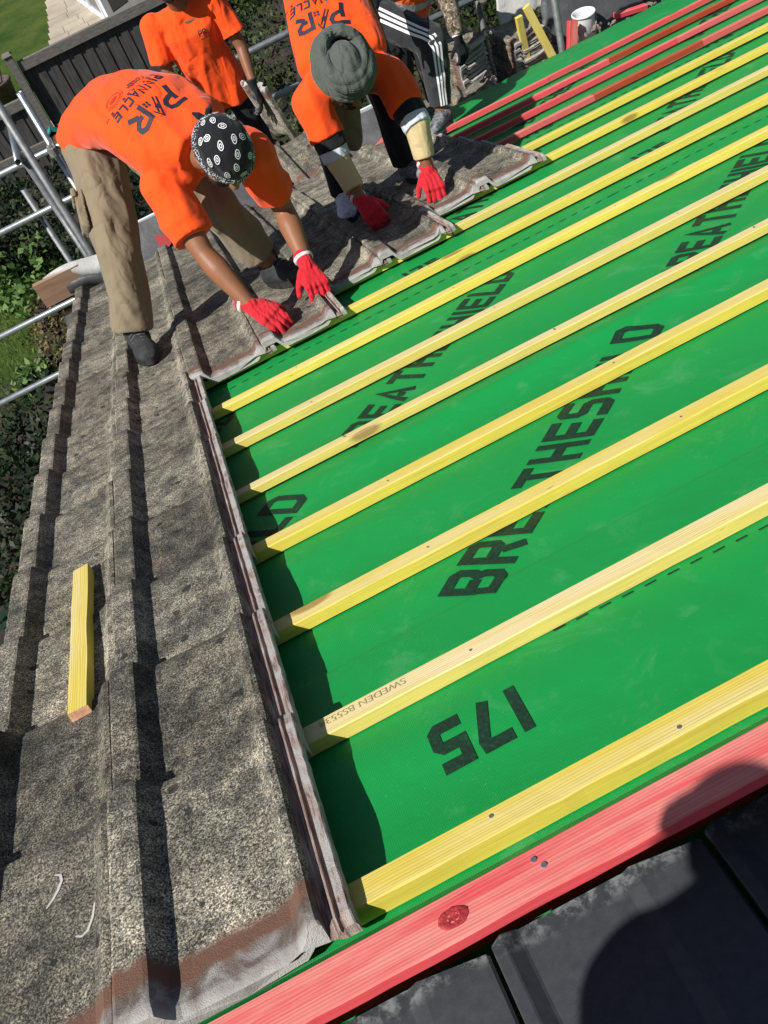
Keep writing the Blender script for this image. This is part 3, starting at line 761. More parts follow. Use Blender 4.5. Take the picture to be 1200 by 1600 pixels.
# end of the eaves: board with a curling grey sheet
bd = empty('eaves_board_end', (-.72, 5.3, -1.8), 'sawn board end under the curling grey sheet at the corner of the eaves', 'board')
A = Matrix.Rotation(.0, 3, 'Z')
MB().box((-.72, 5.36, -1.665), (.16, .020, .085)).build('board', M['wood_t'], bd)
V = []; F = []
for i in range(15):
    for k in range(9):
        s_, t_ = i / 14, k / 8
        x = -.80 + .46 * s_; y = 5.40 + .10 * t_ - .02; z = -1.575 + .02 * math.sin(s_ * 5) - .22 * (t_ ** 1.5) * (1 - .4 * s_) + .05 * math.sin(PI * s_ * 2) * t_
        y -= .16 * math.sin(t_ * 2.6) * (.3 + .7 * s_)
        V.append(Vector((x, y, z)))
for i in range(14):
    for k in range(8): F.append((i * 9 + k, i * 9 + 9 + k, i * 9 + 10 + k, i * 9 + k + 1))
obj('curled_sheet', V, F, M['palesheet'], bd, None, True)
V2 = [v + Vector((.10, -.04, -.10)) for v in V]; obj('dark_sheet', V2, F, M['darksheet'], bd, None, True)
patch('red_lettering', -.50, 5.36, 5.46, .10, bd, M['redprint']).location.z += .05
free_timber('batten_offcut', (-.17, 5.10, -1.725), (.34, 5.16, -1.70), (0, 0, 1), .09, .028, M['wood_y'], 'yellow batten piece lying at the eaves behind the crouched legs of the nearest worker')
free_timber('batten_offcut', (1.44, 5.12, -1.73), (1.73, 5.27, -1.70), (0, 0, 1), .05, .04, M['wood_r'], 'red batten offcut lying across the foot of the scaffold pole at the eaves')
# a few loose tiles lying at the eaves
for q in range(3):
    o = bpy.data.objects.new('loose_tile', TM[q]); COL.objects.link(o)
    o.matrix_world = Matrix.Translation((.93 + .01 * q, 5.02 - .01 * q, -1.69 + .030 * q)) @ Matrix.Rotation(.05 + .05 * q, 4, 'Z') @ Matrix.Rotation(.30, 4, 'X')
    tag(o, 'loose tile, %s in the small pile at the eaves behind the turbaned worker' % ['bottom', 'middle', 'top'][q], 'roof tile', 'loose tiles piled at the eaves')

# ------------------------------------------------------------------ SCAFFOLD
def clamp(parent, p, d1, d2, r=.024):
    mb = MB(); p = Vector(p); d1 = Vector(d1).normalized(); d2 = Vector(d2).normalized()
    mb.tube(p - d1 * .028, p + d1 * .028, r + .011, n=12); q = p + (d1.cross(d2)).normalized() * .05
    mb.tube(q - d2 * .028, q + d2 * .028, r + .011, n=12)
    s_ = d1.cross(d2).normalized(); mb.box(p + s_ * .025, (.030, .030, .012), Matrix((d1, d2, s_)).transposed())
    for k in (-1, 1):
        mb.tube(p + d2 * .036 * k - s_ * .01, p + d2 * .036 * k + s_ * .045, .007, n=8); mb.tube(p + d2 * .036 * k + s_ * .045, p + d2 * .036 * k + s_ * .057, .013, n=6)
    mb.tube(p + d1 * .03 + d2 * .02, p + d1 * .03 + d2 * .075 + s_ * .01, .006, n=8)
    return mb.build('coupler', M['clamp'], parent)
def pole(p0, p1, label, r=.0242, mat='galv', group='scaffold tubes round the eaves', cls=()):
    mid = Vector(p0); t = empty('scaffold_pole', mid, label, 'scaffold pole', group)
    MB().tube(p0, p1, r, n=24, hollow=r * .86).build('tube', M[mat], t, True)
    for c in cls: clamp(t, *c)
    return t
RY = 6.6
X1, Z1 = (1, 0, 0), (0, 0, 1)
pole((-3.4, RY, -1.325), (6.5, RY, -1.325), 'upper horizontal guard rail tube of the scaffold', cls=[((-.66, RY, -1.325), X1, (0, 1, 0)), ((-.425, RY, -1.325), X1, Z1), ((2.98, RY, -1.325), X1, Z1)])
pole((-3.4, RY, -1.695), (6.5, RY, -1.695), 'lower horizontal guard rail tube of the scaffold', cls=[((-.425, RY, -1.695), X1, Z1), ((2.98, RY, -1.695), X1, Z1)])
pole((-3.4, RY, -2.43), (4.6, RY, -2.43), 'horizontal tube at deck level, third down at the left edge')
pole((-3.4, RY, -2.96), (4.6, RY, -2.96), 'lowest horizontal tube seen at the left edge')
pole((-.455, 5.45, -6.6), (-.455, 5.45, .35), 'long upright tube nearest the camera, crossing both rails at the left', mat='galv2')
pole((-.425, RY + .075, -6.6), (-.425, RY + .075, -.92), 'open-topped upright tube clamped to both rails beside the fence post')
pole((-.765, RY + .05, -6.6), (-.765, RY + .05, -1.50), 'short upright tube ending open below the upper rail', mat='galv2')
pole((-.66, 6.42, -1.24), (-.66, 7.5, -1.26), 'short tube seen end on, resting on the upper rail')
pole((-.63, 6.52, -1.30), (-.50, 5.62, -1.98), 'thin diagonal tube running down from the upper rail to the eaves', mat='galv2')
pole((1.655, 5.34, -6.6), (1.655, 5.34, .3), 'upright tube between the turbaned worker\'s arms', mat='galv2')
pole((3.10, 5.60, -6.6), (3.10, 5.60, .3), 'upright tube beside the white bucket', mat='galv2')
pole((2.98, RY + .075, -6.6), (2.98, RY + .075, .3), 'upright tube rising behind the tile stacks', mat='galv2')
for k in range(5):
    rr = random.Random(k)
    o = free_timber('scaffold_board', (.15, 5.56 + .235 * k, -2.29), (4.6, 5.56 + .235 * k + .004, -2.29), (0, 0, 1), .225, .038, M['wood_o'], 'scaffold board, %s out from the house wall' % ORD[k], 'scaffold board', 'boards of the scaffold deck')

# ------------------------------------------------------------------ things on the deck
def tile_on_deck(x, y, z, rz, rx, ry, lab, grp, k):
    o = bpy.data.objects.new('stacked_tile', TM[k % 7]); COL.objects.link(o)
    o.matrix_world = Matrix.Translation((x, y, z)) @ Matrix.Rotation(rz, 4, 'Z') @ Matrix.Rotation(ry, 4, 'Y') @ Matrix.Rotation(rx, 4, 'X')
    return tag(o, lab, 'roof tile', grp)
rr = random.Random(3)
names = ['bottom'] + ['%s from the bottom' % ORD[i] for i in range(1, 15)]
for q in range(14):
    tile_on_deck(2.47 + rr.uniform(-.008, .008), 5.98 + rr.uniform(-.01, .01), -2.235 + .036 * q, .34, .03, .0, 'tile %s in the tall stack left of the rear upright' % names[q], 'tall stack of old tiles on the deck', q)
for q in range(7):
    tile_on_deck(2.28 + rr.uniform(-.008, .008), 5.66 + rr.uniform(-.01, .01), -2.235 + .034 * q, -.25, .03, -.10, 'tile %s in the low stack beside the striped trousers' % names[q], 'low stack of old tiles by the trousers', q + 3)
tile_on_deck(2.50, 5.90, -1.70, .45, -.14, .10, 'tilted tile lying loose on top of the tall stack', 'tall stack of old tiles on the deck', 2)
for q in range(9):
    tile_on_deck(2.90 + rr.uniform(-.008, .008), 5.98 + rr.uniform(-.01, .01), -2.235 + .036 * q, .10, .05, 0, 'tile %s in the short stack between the two right-hand uprights' % names[q], 'short stack of old tiles on the deck', q + 1)
tile_on_deck(2.92, 5.98, -1.905, .16, .06, .02, 'topmost brownish tile of the short stack between the uprights', 'short stack of old tiles on the deck', 5)
# bucket
bk = empty('bucket', (3.56, 6.12, -2.25), 'white plastic bucket with a rim, standing by the upright tube', 'bucket')
mb = MB(); n = 32; V = []; F = []
prof = [(.0, .002), (.070, 0), (.084, .23), (.084, .232), (.091, .234), (.091, .246), (.087, .250), (.080, .246), (.078, .22), (.065, .012), (0, .012)]
for r, z in prof:
    for i in range(n): t = 2 * PI * i / n; V.append(Vector((3.56 + r * math.cos(t), 6.12 + r * math.sin(t), -2.25 + z + .05)))
for k in range(len(prof) - 1):
    for i in range(n): F.append((k * n + i, k * n + (i + 1) % n, (k + 1) * n + (i + 1) % n, (k + 1) * n + i))
obj('pail', V, F, M['plastic'], bk, None, True)
mb = MB(); P = [Vector((3.56 + .093 * math.cos(t), 6.12 + .093 * math.sin(t) * .95, -2.25 + .27 - .10 * math.sin(PI * k / 10))) for k, t in enumerate([PI * .9 + k * PI / 10 for k in range(11)])]
mb.limb(P, [.003] * 11); mb.build('handle', M['galv'], bk, True)
free_timber('batten_offcut', (3.02, 6.05, -2.2), (2.99, 6.0, -1.70), (0, -1, 0), .05, .03, M['wood_y'], 'left of the two yellow offcuts leaning behind the short tile stack')
free_timber('batten_offcut', (3.22, 5.95, -2.2), (3.06, 6.0, -1.66), (0, -1, 0), .055, .03, M['wood_y'], 'right of the two yellow offcuts leaning behind the short tile stack')
free_timber('batten_offcut', (3.34, 6.0, -2.2), (3.42, 6.05, -1.93), (0, -1, .2), .07, .045, M['wood_r'], 'short red offcut standing between the upright and the white bucket')
free_timber('batten_offcut', (3.72, 5.95, -2.02), (3.98, 5.95, -2.06), (0, 0, 1), .05, .03, M['wood_r'], 'small red offcut on the rubble at the top right of the roof')
# crumpled pale sheet and dark sheet
def sheet(name, corners, mat, label, cat, amp, seed, n=26):
    V = []; F = []; a, b, c, d = (Vector(p) for p in corners)
    for i in range(n + 1):
        for j in range(n + 1):
            s_, t_ = i / n, j / n; p = (a * (1 - s_) + b * s_) * (1 - t_) + (d * (1 - s_) + c * s_) * t_
            q = p * 4 + Vector((seed, seed, 0)); w = (1 - abs(noise.noise(q)) * 2) * amp + noise.noise(q * 2.7) * amp * .4
            V.append(p + Vector((noise.noise(q + Vector((9, 0, 0))) * amp, w * .8, w)))
    for i in range(n):
        for j in range(n): F.append((i * (n + 1) + j, (i + 1) * (n + 1) + j, (i + 1) * (n + 1) + j + 1, i * (n + 1) + j + 1))
    o = obj(name, V, F, mat, None, None, True); tag(o, label, cat)
    m = o.modifiers.new('t', 'SOLIDIFY'); m.thickness = .004; return o
sheet('plastic_sheet', ((2.98, 6.35, -2.0), (3.55, 6.35, -1.9), (3.75, 6.5, -1.55), (3.12, 6.5, -1.60)), M['palesheet'], 'crumpled pale plastic sheet behind the leaning yellow offcuts', 'plastic sheet', .05, 2)
sheet('rubber_sheet', ((3.20, 6.12, -2.12), (4.9, 6.12, -2.12), (4.9, 6.45, -1.55), (3.45, 6.45, -1.75)), M['darksheet'], 'dark grey rubber sheet heaped along the scaffold behind the bucket', 'rubber sheet', .05, 5)
# rubble
mb = MB(); rr = random.Random(8)
for k in range(150):
    x = rr.uniform(3.5, 4.5); y = rr.uniform(5.65, 6.05); s_ = rr.uniform(.008, .03)
    A = Matrix.Rotation(rr.uniform(0, 6), 3, (rr.random(), rr.random(), rr.random())); mb.box((x, y, -2.13 + rr.uniform(0, .07) + .03 * math.sin(x * 4)), (s_, s_ * .8, s_ * .5), A, rr.uniform(.5, 1))
rb = mb.build('rubble', M['debris']); tag(rb, 'broken mortar and bark rubble heaped beside the bucket', 'rubble', None, 'stuff')

# ------------------------------------------------------------------ GARDEN
GZ = -6.6
def m_grass():
    k = NB('lawn_grass'); ob = k.coord('World'); f = k.noise(ob, 1.1, 6, .7); g = k.noise(ob, 60, 3, .7)
    a = k.ramp(f, [(.35, (.035, .075, .012)), (.62, (.095, .135, .03))]); b = k.ramp(g, [(.35, (.4, .4, .4)), (.65, (1.35, 1.35, 1.2))])
    return k.done(k.mix(1.0, a, b, 'MULTIPLY'), .95, 0, k.bump(g, .8, .03), .15)
M['grass'] = m_grass()
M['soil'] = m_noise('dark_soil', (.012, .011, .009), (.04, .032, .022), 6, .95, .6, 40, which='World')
n = 40; V = []; F = []
for i in range(n + 1):
    for j in range(n + 1):
        x = -80 + 160 * i / n; y = -60 + 240 * j / n; V.append(Vector((x, y, GZ + .02 * noise.noise(Vector((x, y, 0))))))
F = [(i * (n + 1) + j, (i + 1) * (n + 1) + j, (i + 1) * (n + 1) + j + 1, i * (n + 1) + j + 1) for i in range(n) for j in range(n)]
tag(obj('ground', V, F, M['grass']), kind='structure')
def slab(name, pts, z, mat, kind='structure', label=None, cat=None):
    o = obj(name, [Vector((x, y, z)) for x, y in pts], [tuple(range(len(pts)))], mat); tag(o, label, cat, None, kind); return o
slab('soil_bed', ((-1.7, 6), (11, 6), (11, 19.1), (-1.2, 19.1)), GZ + .03, M['soil'])
slab('soil_path', ((-6, 6), (-3.0, 6), (-2.6, 13.2), (-6, 13.2)), GZ + .032, M['soil'])
# patio beyond the fence
pv = random.Random(2); mb = MB(); y = 19.8
while y < 36:
    x = -1.6 + .35 * math.sin((y - 20) * .15) + (y - 24) * .085; h = pv.choice((.45, .6, .75))
    while x < 4.5:
        w = pv.choice((.45, .6, .9)); mb.box((x + w / 2, y + h / 2, GZ + .045 + pv.uniform(0, .006)), (w / 2 - .006, h / 2 - .006, .02)); x += w
    y += h
tag(mb.build('patio', M['stone']), kind='structure')
# neighbour: patio doors and wall
nb = empty('neighbour_house', (1.6, 29, GZ), 'neighbouring house with white door frames at the top left', 'house')
MB().box((4.2, 33, GZ + 2.6), (2.2, 2.6, 2.6)).build('wall', M['stone'], nb)
def frame(x0, y0, x1, y1, z0, z1, w, name='door_frame'):
    d = Vector((x1 - x0, y1 - y0, 0)); L = d.length; d.normalize(); s_ = Vector((-d.y, d.x, 0)); A = Matrix((d, s_, Vector((0, 0, 1)))).transposed(); mb = MB(); c0 = Vector((x0, y0, 0))
    for t in (w / 2, L / 2, L - w / 2): mb.box(c0 + d * t + Vector((0, 0, (z0 + z1) / 2)), (w / 2, .06, (z1 - z0) / 2), A)
    for z in (z0 + w / 2, z1 - w / 2): mb.box(c0 + d * L / 2 + Vector((0, 0, z)), (L / 2 - w, .05, w / 2), A)
    o = mb.build(name, M['plastic'], nb)
    MB().box(c0 + d * L / 2 + Vector((0, 0, (z0 + z1) / 2)), (L / 2 - .03, .008, (z1 - z0) / 2 - .03), A).build('glass_pane', M['glass'], o)
frame(.30, 30.6, .75, 27.4, GZ + .05, GZ + 2.2, .16)
frame(.75, 27.3, 2.3, 28.2, GZ + .05, GZ + 2.2, .20)
# fence
fn = empty('garden_fence', (-.5, 19.3, GZ), 'weathered grey close-board garden fence with capped post, stepping down to the left', 'fence')
def panel(x0, x1, ztop, zbot, y=19.3, mids=(.5,)):
    x = x0; k = 0
    mb = MB()
    while x < x1 - .01:
        w = .125; zt_ = ztop - .10 + .03 * noise.noise(Vector((x * 9, 0, 0))); mb.box((x + w / 2, y + .02 + .018 * (k % 2), (zt_ + zbot) / 2), (w / 2 + .010, .008, (zt_ - zbot) / 2)); x += w; k += 1
    mb.build('fence_boards', M['fencewood'], fn)
    MB().box(((x0 + x1) / 2, y - .005, ztop - .06), ((x1 - x0) / 2, .05, .09)).build('top_rail', M['rail'], fn)
    for m in mids: MB().box(((x0 + x1) / 2, y - .025, zbot + (ztop - zbot) * m), ((x1 - x0) / 2, .035, .055)).build('middle_rail', M['rail'], fn)
    MB().box(((x0 + x1) / 2, y - .02, zbot + .09), ((x1 - x0) / 2, .03, .08)).build('gravel_board', M['rail'], fn)
panel(-1.30, 2.6, -4.22, -6.5, mids=(.43,)); panel(-3.9, -1.50, -4.80, -6.6, mids=(.5,)); panel(2.72, 9, -4.22, -6.5)
for x, zt_ in ((-1.40, -4.02), (2.66, -4.05), (-4.0, -4.6)):
    MB().box((x, 19.27, (zt_ + GZ) / 2), (.075, .075, (zt_ - GZ) / 2)).build('post', M['rail'], fn); MB().box((x, 19.27, zt_ + .02), (.10, .10, .02), None, .7).build('post_cap', M['rail'], fn)
# insect house
ih = empty('insect_house', (-1.38, 19.12, -5.8), 'small insect house with a teal roof fixed to the fence', 'insect house')
MB().box((-1.38, 19.10, -5.70), (.12, .07, .15)).build('box', m_noise('bamboo_ends', (.06, .03, .015), (.42, .26, .13), 16, .8, .5, 30, which='World'), ih)
mb = MB(); A1 = Matrix.Rotation(.62, 3, 'Y'); A2 = Matrix.Rotation(-.62, 3, 'Y'); mb.box((-1.29, 19.10, -5.50), (.13, .10, .012), A1); mb.box((-1.48, 19.10, -5.50), (.13, .10, .012), A2); mb.build('roof', M['teal'], ih)
# plant pots on the lawn
def pot(x, y, r, h, label):
    t = empty('plant_pot', (x, y, GZ), label, 'plant pot'); V = []; F = []; n = 20
    pr = [(.0, 0), (r * .75, 0), (r, h * .9), (r * 1.08, h * .9), (r * 1.08, h), (r * .92, h), (r * .9, h * .86), (0, h * .86)]
    for rr_, z in pr:
        for i in range(n): a = 2 * PI * i / n; V.append(Vector((x + rr_ * math.cos(a), y + rr_ * math.sin(a), GZ + z)))
    for k in range(len(pr) - 1):
        for i in range(n): F.append((k * n + i, k * n + (i + 1) % n, (k + 1) * n + (i + 1) % n, (k + 1) * n + i))
    obj('pot', V, F, M['clay'], t, None, True); mb = MB()
    for k in range(5): mb.capsule((x + .05 * k - .1, y, GZ + h * .8), (x + .12 * k - .2, y - .2, GZ + h * 1.6), .02, .012, 6)
    mb.build('stems', M['wood_o'], t); return t
pot(-2.45, 25.4, .34, .55, 'dark round pot with bare stems on the lawn behind the left fence panel')

# foliage -------------------------------------------------------------
def leaf_mat(name, cols, tr=.35, spec=.35, rough=.55):
    k = NB(name); at = k.n('Attribute', attribute_name='var'); c = k.ramp(at.outputs['Fac'], [(i / (len(cols) - 1), q) for i, q in enumerate(cols)])
    m = k.done(c, rough, 0, None, spec)
    t = k.n('BsdfTranslucent'); k.l(c, t.inputs[0]); mx = k.n('MixShader'); mx.inputs[0].default_value = tr * .6
    out = [x for x in k.t.nodes if x.type == 'OUTPUT_MATERIAL'][0]; k.l(k.b.outputs[0], mx.inputs[1]); k.l(t.outputs[0], mx.inputs[2]); k.l(mx.outputs[0], out.inputs[0]); return m
M['hedge'] = leaf_mat('hedge_leaves', [(.006, .014, .004), (.018, .036, .008), (.045, .075, .012), (.12, .14, .025)])
M['dkleaf'] = leaf_mat('dark_leaves', [(.006, .014, .006), (.015, .032, .010), (.04, .07, .018)])
M['ltleaf'] = leaf_mat('fresh_leaves', [(.05, .11, .02), (.10, .19, .04), (.18, .27, .08)])
M['dryleaf'] = leaf_mat('dry_leaves', [(.06, .045, .02), (.16, .12, .04), (.26, .20, .08)])
def leaves(name, P, N, size, mat, parent=None, seed=0, asp=.55, var=None, droop=.3):
    """P points, N outward normals: one bent four-sided leaf each"""
    r = np.random.default_rng(seed); n = len(P); P = np.asarray(P); N = np.asarray(N)
    d = r.normal(size=(n, 3)); nn = N * 1.0 + r.normal(size=(n, 3)) * .75; nn /= np.linalg.norm(nn, axis=1)[:, None] + 1e-9
    d -= nn * (d * nn).sum(1)[:, None]; d[:, 2] -= droop; d /= np.linalg.norm(d, axis=1)[:, None] + 1e-9
    s_ = np.cross(nn, d); s_ /= np.linalg.norm(s_, axis=1)[:, None] + 1e-9
    L = size * r.uniform(.6, 1.35, n)[:, None]
    v = np.stack([P, P + d * L * .45 + s_ * L * asp * .5 + nn * L * .06, P + d * L - nn * L * .12, P + d * L * .45 - s_ * L * asp * .5 + nn * L * .06], 1).reshape(-1, 3)
    me = bpy.data.meshes.new('m'); org = Vector(P.mean(0)); org.z = P[:, 2].min(); v = v - np.array(org)
    if parent is not None: v = v + np.array(org) - np.array(parent.location); org = Vector((0, 0, 0))
    me.vertices.add(4 * n); me.vertices.foreach_set('co', v.ravel()); me.loops.add(4 * n); me.loops.foreach_set('vertex_index', np.arange(4 * n, dtype=np.int32))
    me.polygons.add(n); me.polygons.foreach_set('loop_start', np.arange(0, 4 * n, 4, dtype=np.int32)); me.polygons.foreach_set('loop_total', np.full(n, 4, dtype=np.int32))
    at = me.attributes.new('var', 'FLOAT', 'POINT'); vv = r.uniform(0, 1, n) ** 1.3 if var is None else np.clip(var + r.normal(size=n) * .16, 0, 1); at.data.foreach_set('value', np.repeat(vv, 4).astype(np.float32))
    me.update(); me.validate(); o = link_mesh(name, me, mat, parent); o.location = org; return o
def blob_bush(name, c, r, count, size, mat, label, seed, cat='shrub', group=None, lump=.28, core=None, low=-1.0, kind=None):
    t = empty(name, (c[0], c[1], GZ), label, cat, group); rg = np.random.default_rng(seed)
    d = rg.normal(size=(count, 3)); d /= np.linalg.norm(d, axis=1)[:, None]; d = d[d[:, 2] > low]
    f = np.array([1 + lump * (noise.noise(Vector(q * 2.6) + Vector((seed, 0, 0))) + .6 * noise.noise(Vector(q * 6.5) + Vector((seed, 4, 0)))) for q in d])
    dep = rg.uniform(0, 1, len(d)) ** 2 * .22
    P = np.array(c) + d * np.array(r) * (f * (1 - dep))[:, None]
    var = np.array([.40 + .55 * noise.noise(Vector(p) * 1.9 + Vector((0, seed, 0))) for p in P])
    leaves('foliage', P, d, size, mat, t, seed, var=var)
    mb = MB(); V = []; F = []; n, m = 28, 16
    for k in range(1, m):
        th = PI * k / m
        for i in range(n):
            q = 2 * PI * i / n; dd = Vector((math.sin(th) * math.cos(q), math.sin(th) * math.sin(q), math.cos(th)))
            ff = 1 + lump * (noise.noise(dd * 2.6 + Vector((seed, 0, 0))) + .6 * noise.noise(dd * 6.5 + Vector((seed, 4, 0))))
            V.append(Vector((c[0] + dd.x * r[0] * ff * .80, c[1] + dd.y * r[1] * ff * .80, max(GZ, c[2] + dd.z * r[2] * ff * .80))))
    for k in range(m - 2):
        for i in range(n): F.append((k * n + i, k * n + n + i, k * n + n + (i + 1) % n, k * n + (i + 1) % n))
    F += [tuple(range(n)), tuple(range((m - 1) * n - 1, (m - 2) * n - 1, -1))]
    obj('shade_backing', V, F, core or M['soil'], t, None, True)  # dark closed backing behind the leaves, put in for the shade inside the shrub
    return t
hb = [((3.6, 15.6, -5.6), (2.4, 2.6, 1.7)), ((2.2, 12.9, -5.7), (1.9, 2.1, 1.5)), ((5.6, 14.2, -5.3), (2.5, 2.6, 1.8)), ((4.2, 11.6, -5.4), (2.2, 2.2, 1.7)), ((7.9, 13.4, -5.0), (2.6, 2.8, 2.0)), ((6.6, 10.6, -5.2), (2.4, 2.3, 1.8)), ((1.0, 10.6, -5.9), (1.6, 1.8, 1.1)), ((9.6, 11.5, -4.9), (2.4, 2.6, 2.0)), ((3.0, 9.2, -5.8), (2.0, 1.6, 1.3)), ((2.7, 17.7, -5.6), (1.3, 1.3, 1.8)), ((9.5, 16.5, -4.6), (3.2, 3, 2.4)), ((6.2, 17.5, -5.0), (2.6, 2.2, 2.2))]
where = ['behind the standing worker', 'below the standing worker', 'above the guard rails', 'between the two bending workers', 'behind the tile stacks', 'under the right guard rail', 'at the foot of the fence', 'at the far top right', 'just beyond the eaves tray', 'against the end of the fence', 'farthest back on the right', 'farthest back in the middle']
for i, (c, r) in enumerate(hb):
    blob_bush('hedge_shrub', c, r, 13000, .088, M['hedge'], 'dense dark green leafy shrub %s' % where[i], 20 + i, 'shrub', 'dense dark shrubs beyond the scaffold', lump=.34)
lb = [((-2.5, 10.4, -6.2), (1.0, 1.1, .8), 'dark leafy shrub beyond the lowest tube at the left edge'), ((-3.2, 9.0, -6.2), (1.1, 1.1, .9), 'dark leafy shrub at the left edge beside the verge'), ((-1.9, 17.0, -6.1), (1.3, 1.2, .65), 'dark shrub below the left fence panel'), ((-3.2, 17.3, -6.1), (1.2, 1.1, .7), 'dark shrub at the left edge between the two rails'), ((-1.0, 15.6, -6.2), (1.2, 1.3, .55), 'dark low shrub between the near upright tubes'), ((-2.6, 7.6, -6.2), (1.0, .9, .8), 'dark leafy shrub close under the verge')]
for i, (c, r, l) in enumerate(lb): blob_bush('garden_shrub', c, r, 5200, .10, M['dkleaf'], l, 60 + i, 'shrub', 'dark shrubs in the left garden', lump=.4)
blob_bush('dry_shrub', (-2.45, 13.6, -6.35), (.42, 1.3, .42), 3200, .07, M['dryleaf'], 'brown dried-out plant in the raised bed', 71, 'shrub', lump=.5)
# raised bed timbers
rbd = empty('raised_bed', (-2.6, 13.3, GZ), 'grey timber edging of the raised bed beside the lawn', 'raised bed')
A = Matrix.Rotation(-.20, 3, 'Z')
MB().box((-2.86, 13.2, GZ + .12), (.04, 1.9, .14), A).build('side_board', M['rail'], rbd); MB().box((-2.05, 15.1, GZ + .12), (.66, .04, .14), A).build('end_board', M['rail'], rbd)
# broad-leaved plants and white lilies
rg = np.random.default_rng(4)
def broad_plant(x, y, n, size, label, seed, flowers=0):
    t = empty('lily_plant' if flowers else 'broad_leaved_plant', (x, y, GZ), label, 'plant'); r = np.random.default_rng(seed)
    P = np.stack([x + r.normal(size=n) * .22, y + r.normal(size=n) * .26, GZ + r.uniform(.15, .75, n)], 1); N = np.tile((0, -.25, 1.0), (n, 1))
    leaves('foliage', P, N, size, M['ltleaf'], t, seed, asp=.75, droop=.0)
    mb = MB()
    for p in P[::2]: mb.capsule((x + (p[0] - x) * .3, y + (p[1] - y) * .3, GZ), p, .008, .004, 5)
    mb.build('stems', M['ltleaf'], t)
    for k in range(flowers):
        fx, fy, fz = x + r.uniform(-.2, .2), y + r.uniform(-.3, .3), GZ + .85; V = [Vector((fx, fy, fz - .12))]; m = 14
        for i in range(m): a = 2 * PI * i / m; V.append(Vector((fx + .085 * math.cos(a), fy + .07 * math.sin(a), fz + .05 * math.cos(a))))
        obj('flower', V, [(0, 1 + i, 1 + (i + 1) % m) for i in range(m)], M['plastic'], t)
broad_plant(-3.15, 15.6, 110, .17, 'broad-leaved plant with white flowers at the left edge', 5, 2)
broad_plant(-2.4, 15.9, 90, .15, 'broad-leaved green plant near the curling grey sheet', 6)
broad_plant(-2.75, 14.6, 80, .14, 'pale green leafy plant in front of the white flowers', 7)
broad_plant(-3.0, 12.2, 90, .13, 'leafy plant beside the raised bed near the lowest tube', 8)
broad_plant(-1.15, 16.3, 80, .15, 'light green leafy plant showing behind the near upright tube', 9)
broad_plant(-2.5, 11.7, 70, .12, 'small light plant at the near end of the raised bed', 10)
# lawn grass blades (near patch)
n = 26000; r = np.random.default_rng(9); P = np.stack([r.uniform(-6, -1.0, n), r.uniform(11.5, 18.8, n), np.full(n, GZ)], 1)
g = leaves('lawn_grass', P, np.tile((.2, -.8, .3), (n, 1)), .09, M['ltleaf'], None, 3, asp=.12, droop=-3); tag(g, 'short rough grass of the garden lawn', 'grass', None, 'stuff')

# ------------------------------------------------------------------ PEOPLE
def hand(t, wrist, direc, back, mats, curl=(.5, .7, .6), side=1, scale=1.0, cuff=True, name='glove', spread=.06, thumb=(.55, .5), parts=None):
    """glove: wrist -> fingers along direc, back = out of the back of the hand, side=+1 puts the thumb on +s"""
    w = Vector(wrist); d = Vector(direc).normalized(); b = Vector(back); b = (b - d * b.dot(d)).normalized(); s_ = d.cross(b) * side; k = scale
    mb = MB()
    mb.capsule(w - d * .045 * k, w + d * .01, .032 * k, .027 * k, flat0=True)
    for q in (-1, -.35, .35, 1): mb.capsule(w + d * .012 * k + s_ * .014 * q * k, w + d * .085 * k + s_ * .030 * q * k, .017 * k, .0145 * k)
    mb.capsule(w + d * .02 * k + s_ * .022 * k - b * .006, w + d * .06 * k + s_ * .030 * k - b * .008, .018 * k, .014 * k)
    tips = MB()
    for q, (off, ln) in enumerate(((1.0, .92), (.34, 1.03), (-.34, .97), (-1.0, .78))):
        base = w + d * .086 * k + s_ * .030 * off * k; dd = (d + s_ * spread * off).normalized(); bb = b.copy(); p = base
        for j, (l, a) in enumerate(zip((.042, .027, .021), curl)):
            a = a * (1 + .12 * math.sin(q * 2.1 + j)); ax = dd.cross(bb); M_ = Matrix.Rotation(-a, 3, ax); dd = (M_ @ dd).normalized(); bb = (M_ @ bb).normalized()
            p2 = p + dd * l * ln * k; r0 = (.0105 - .0009 * j) * k; mb.capsule(p, p2, r0, r0 - .0009 * k, 12); p = p2
        tips.capsule(p - dd * .012 * k - bb * .0012, p + dd * .0015 - bb * .0012, .0092 * k, .0086 * k, 10)
    tb = w + d * .030 * k + s_ * .034 * k - b * .006; td = (d * .75 + s_ * thumb[0] - b * thumb[1]).normalized(); t2 = tb + td * .036 * k; td2 = (td + d * .3 - b * .25 - s_ * .15).normalized()
    mb.capsule(tb - td * .012, t2, .0145 * k, .0115 * k, 12); mb.capsule(t2, t2 + td2 * .030 * k, .0112 * k, .0096 * k, 12)
    me = remeshed(mb, .0032, 3, folds(.0005, 45, None, 3)); o = place_mesh(name, me, mats[0], t)
    palm = MB()
    palm.ellipsoid(w + d * .055 * k - b * .013 * k, Matrix((s_, d, b)).transposed(), (.038 * k, .042 * k, .010 * k)); palm.add(tips.v, tips.f)
    me = remeshed(palm, .0035, 2); place_mesh('palm_coating', me, mats[1], o)
    if cuff:
        mb = MB(); mb.tube(w - d * .030 * k, w - d * .020 * k, .0345 * k, .034 * k, 20); mb.build('cuff_band', M['white'], o, True)
    return o
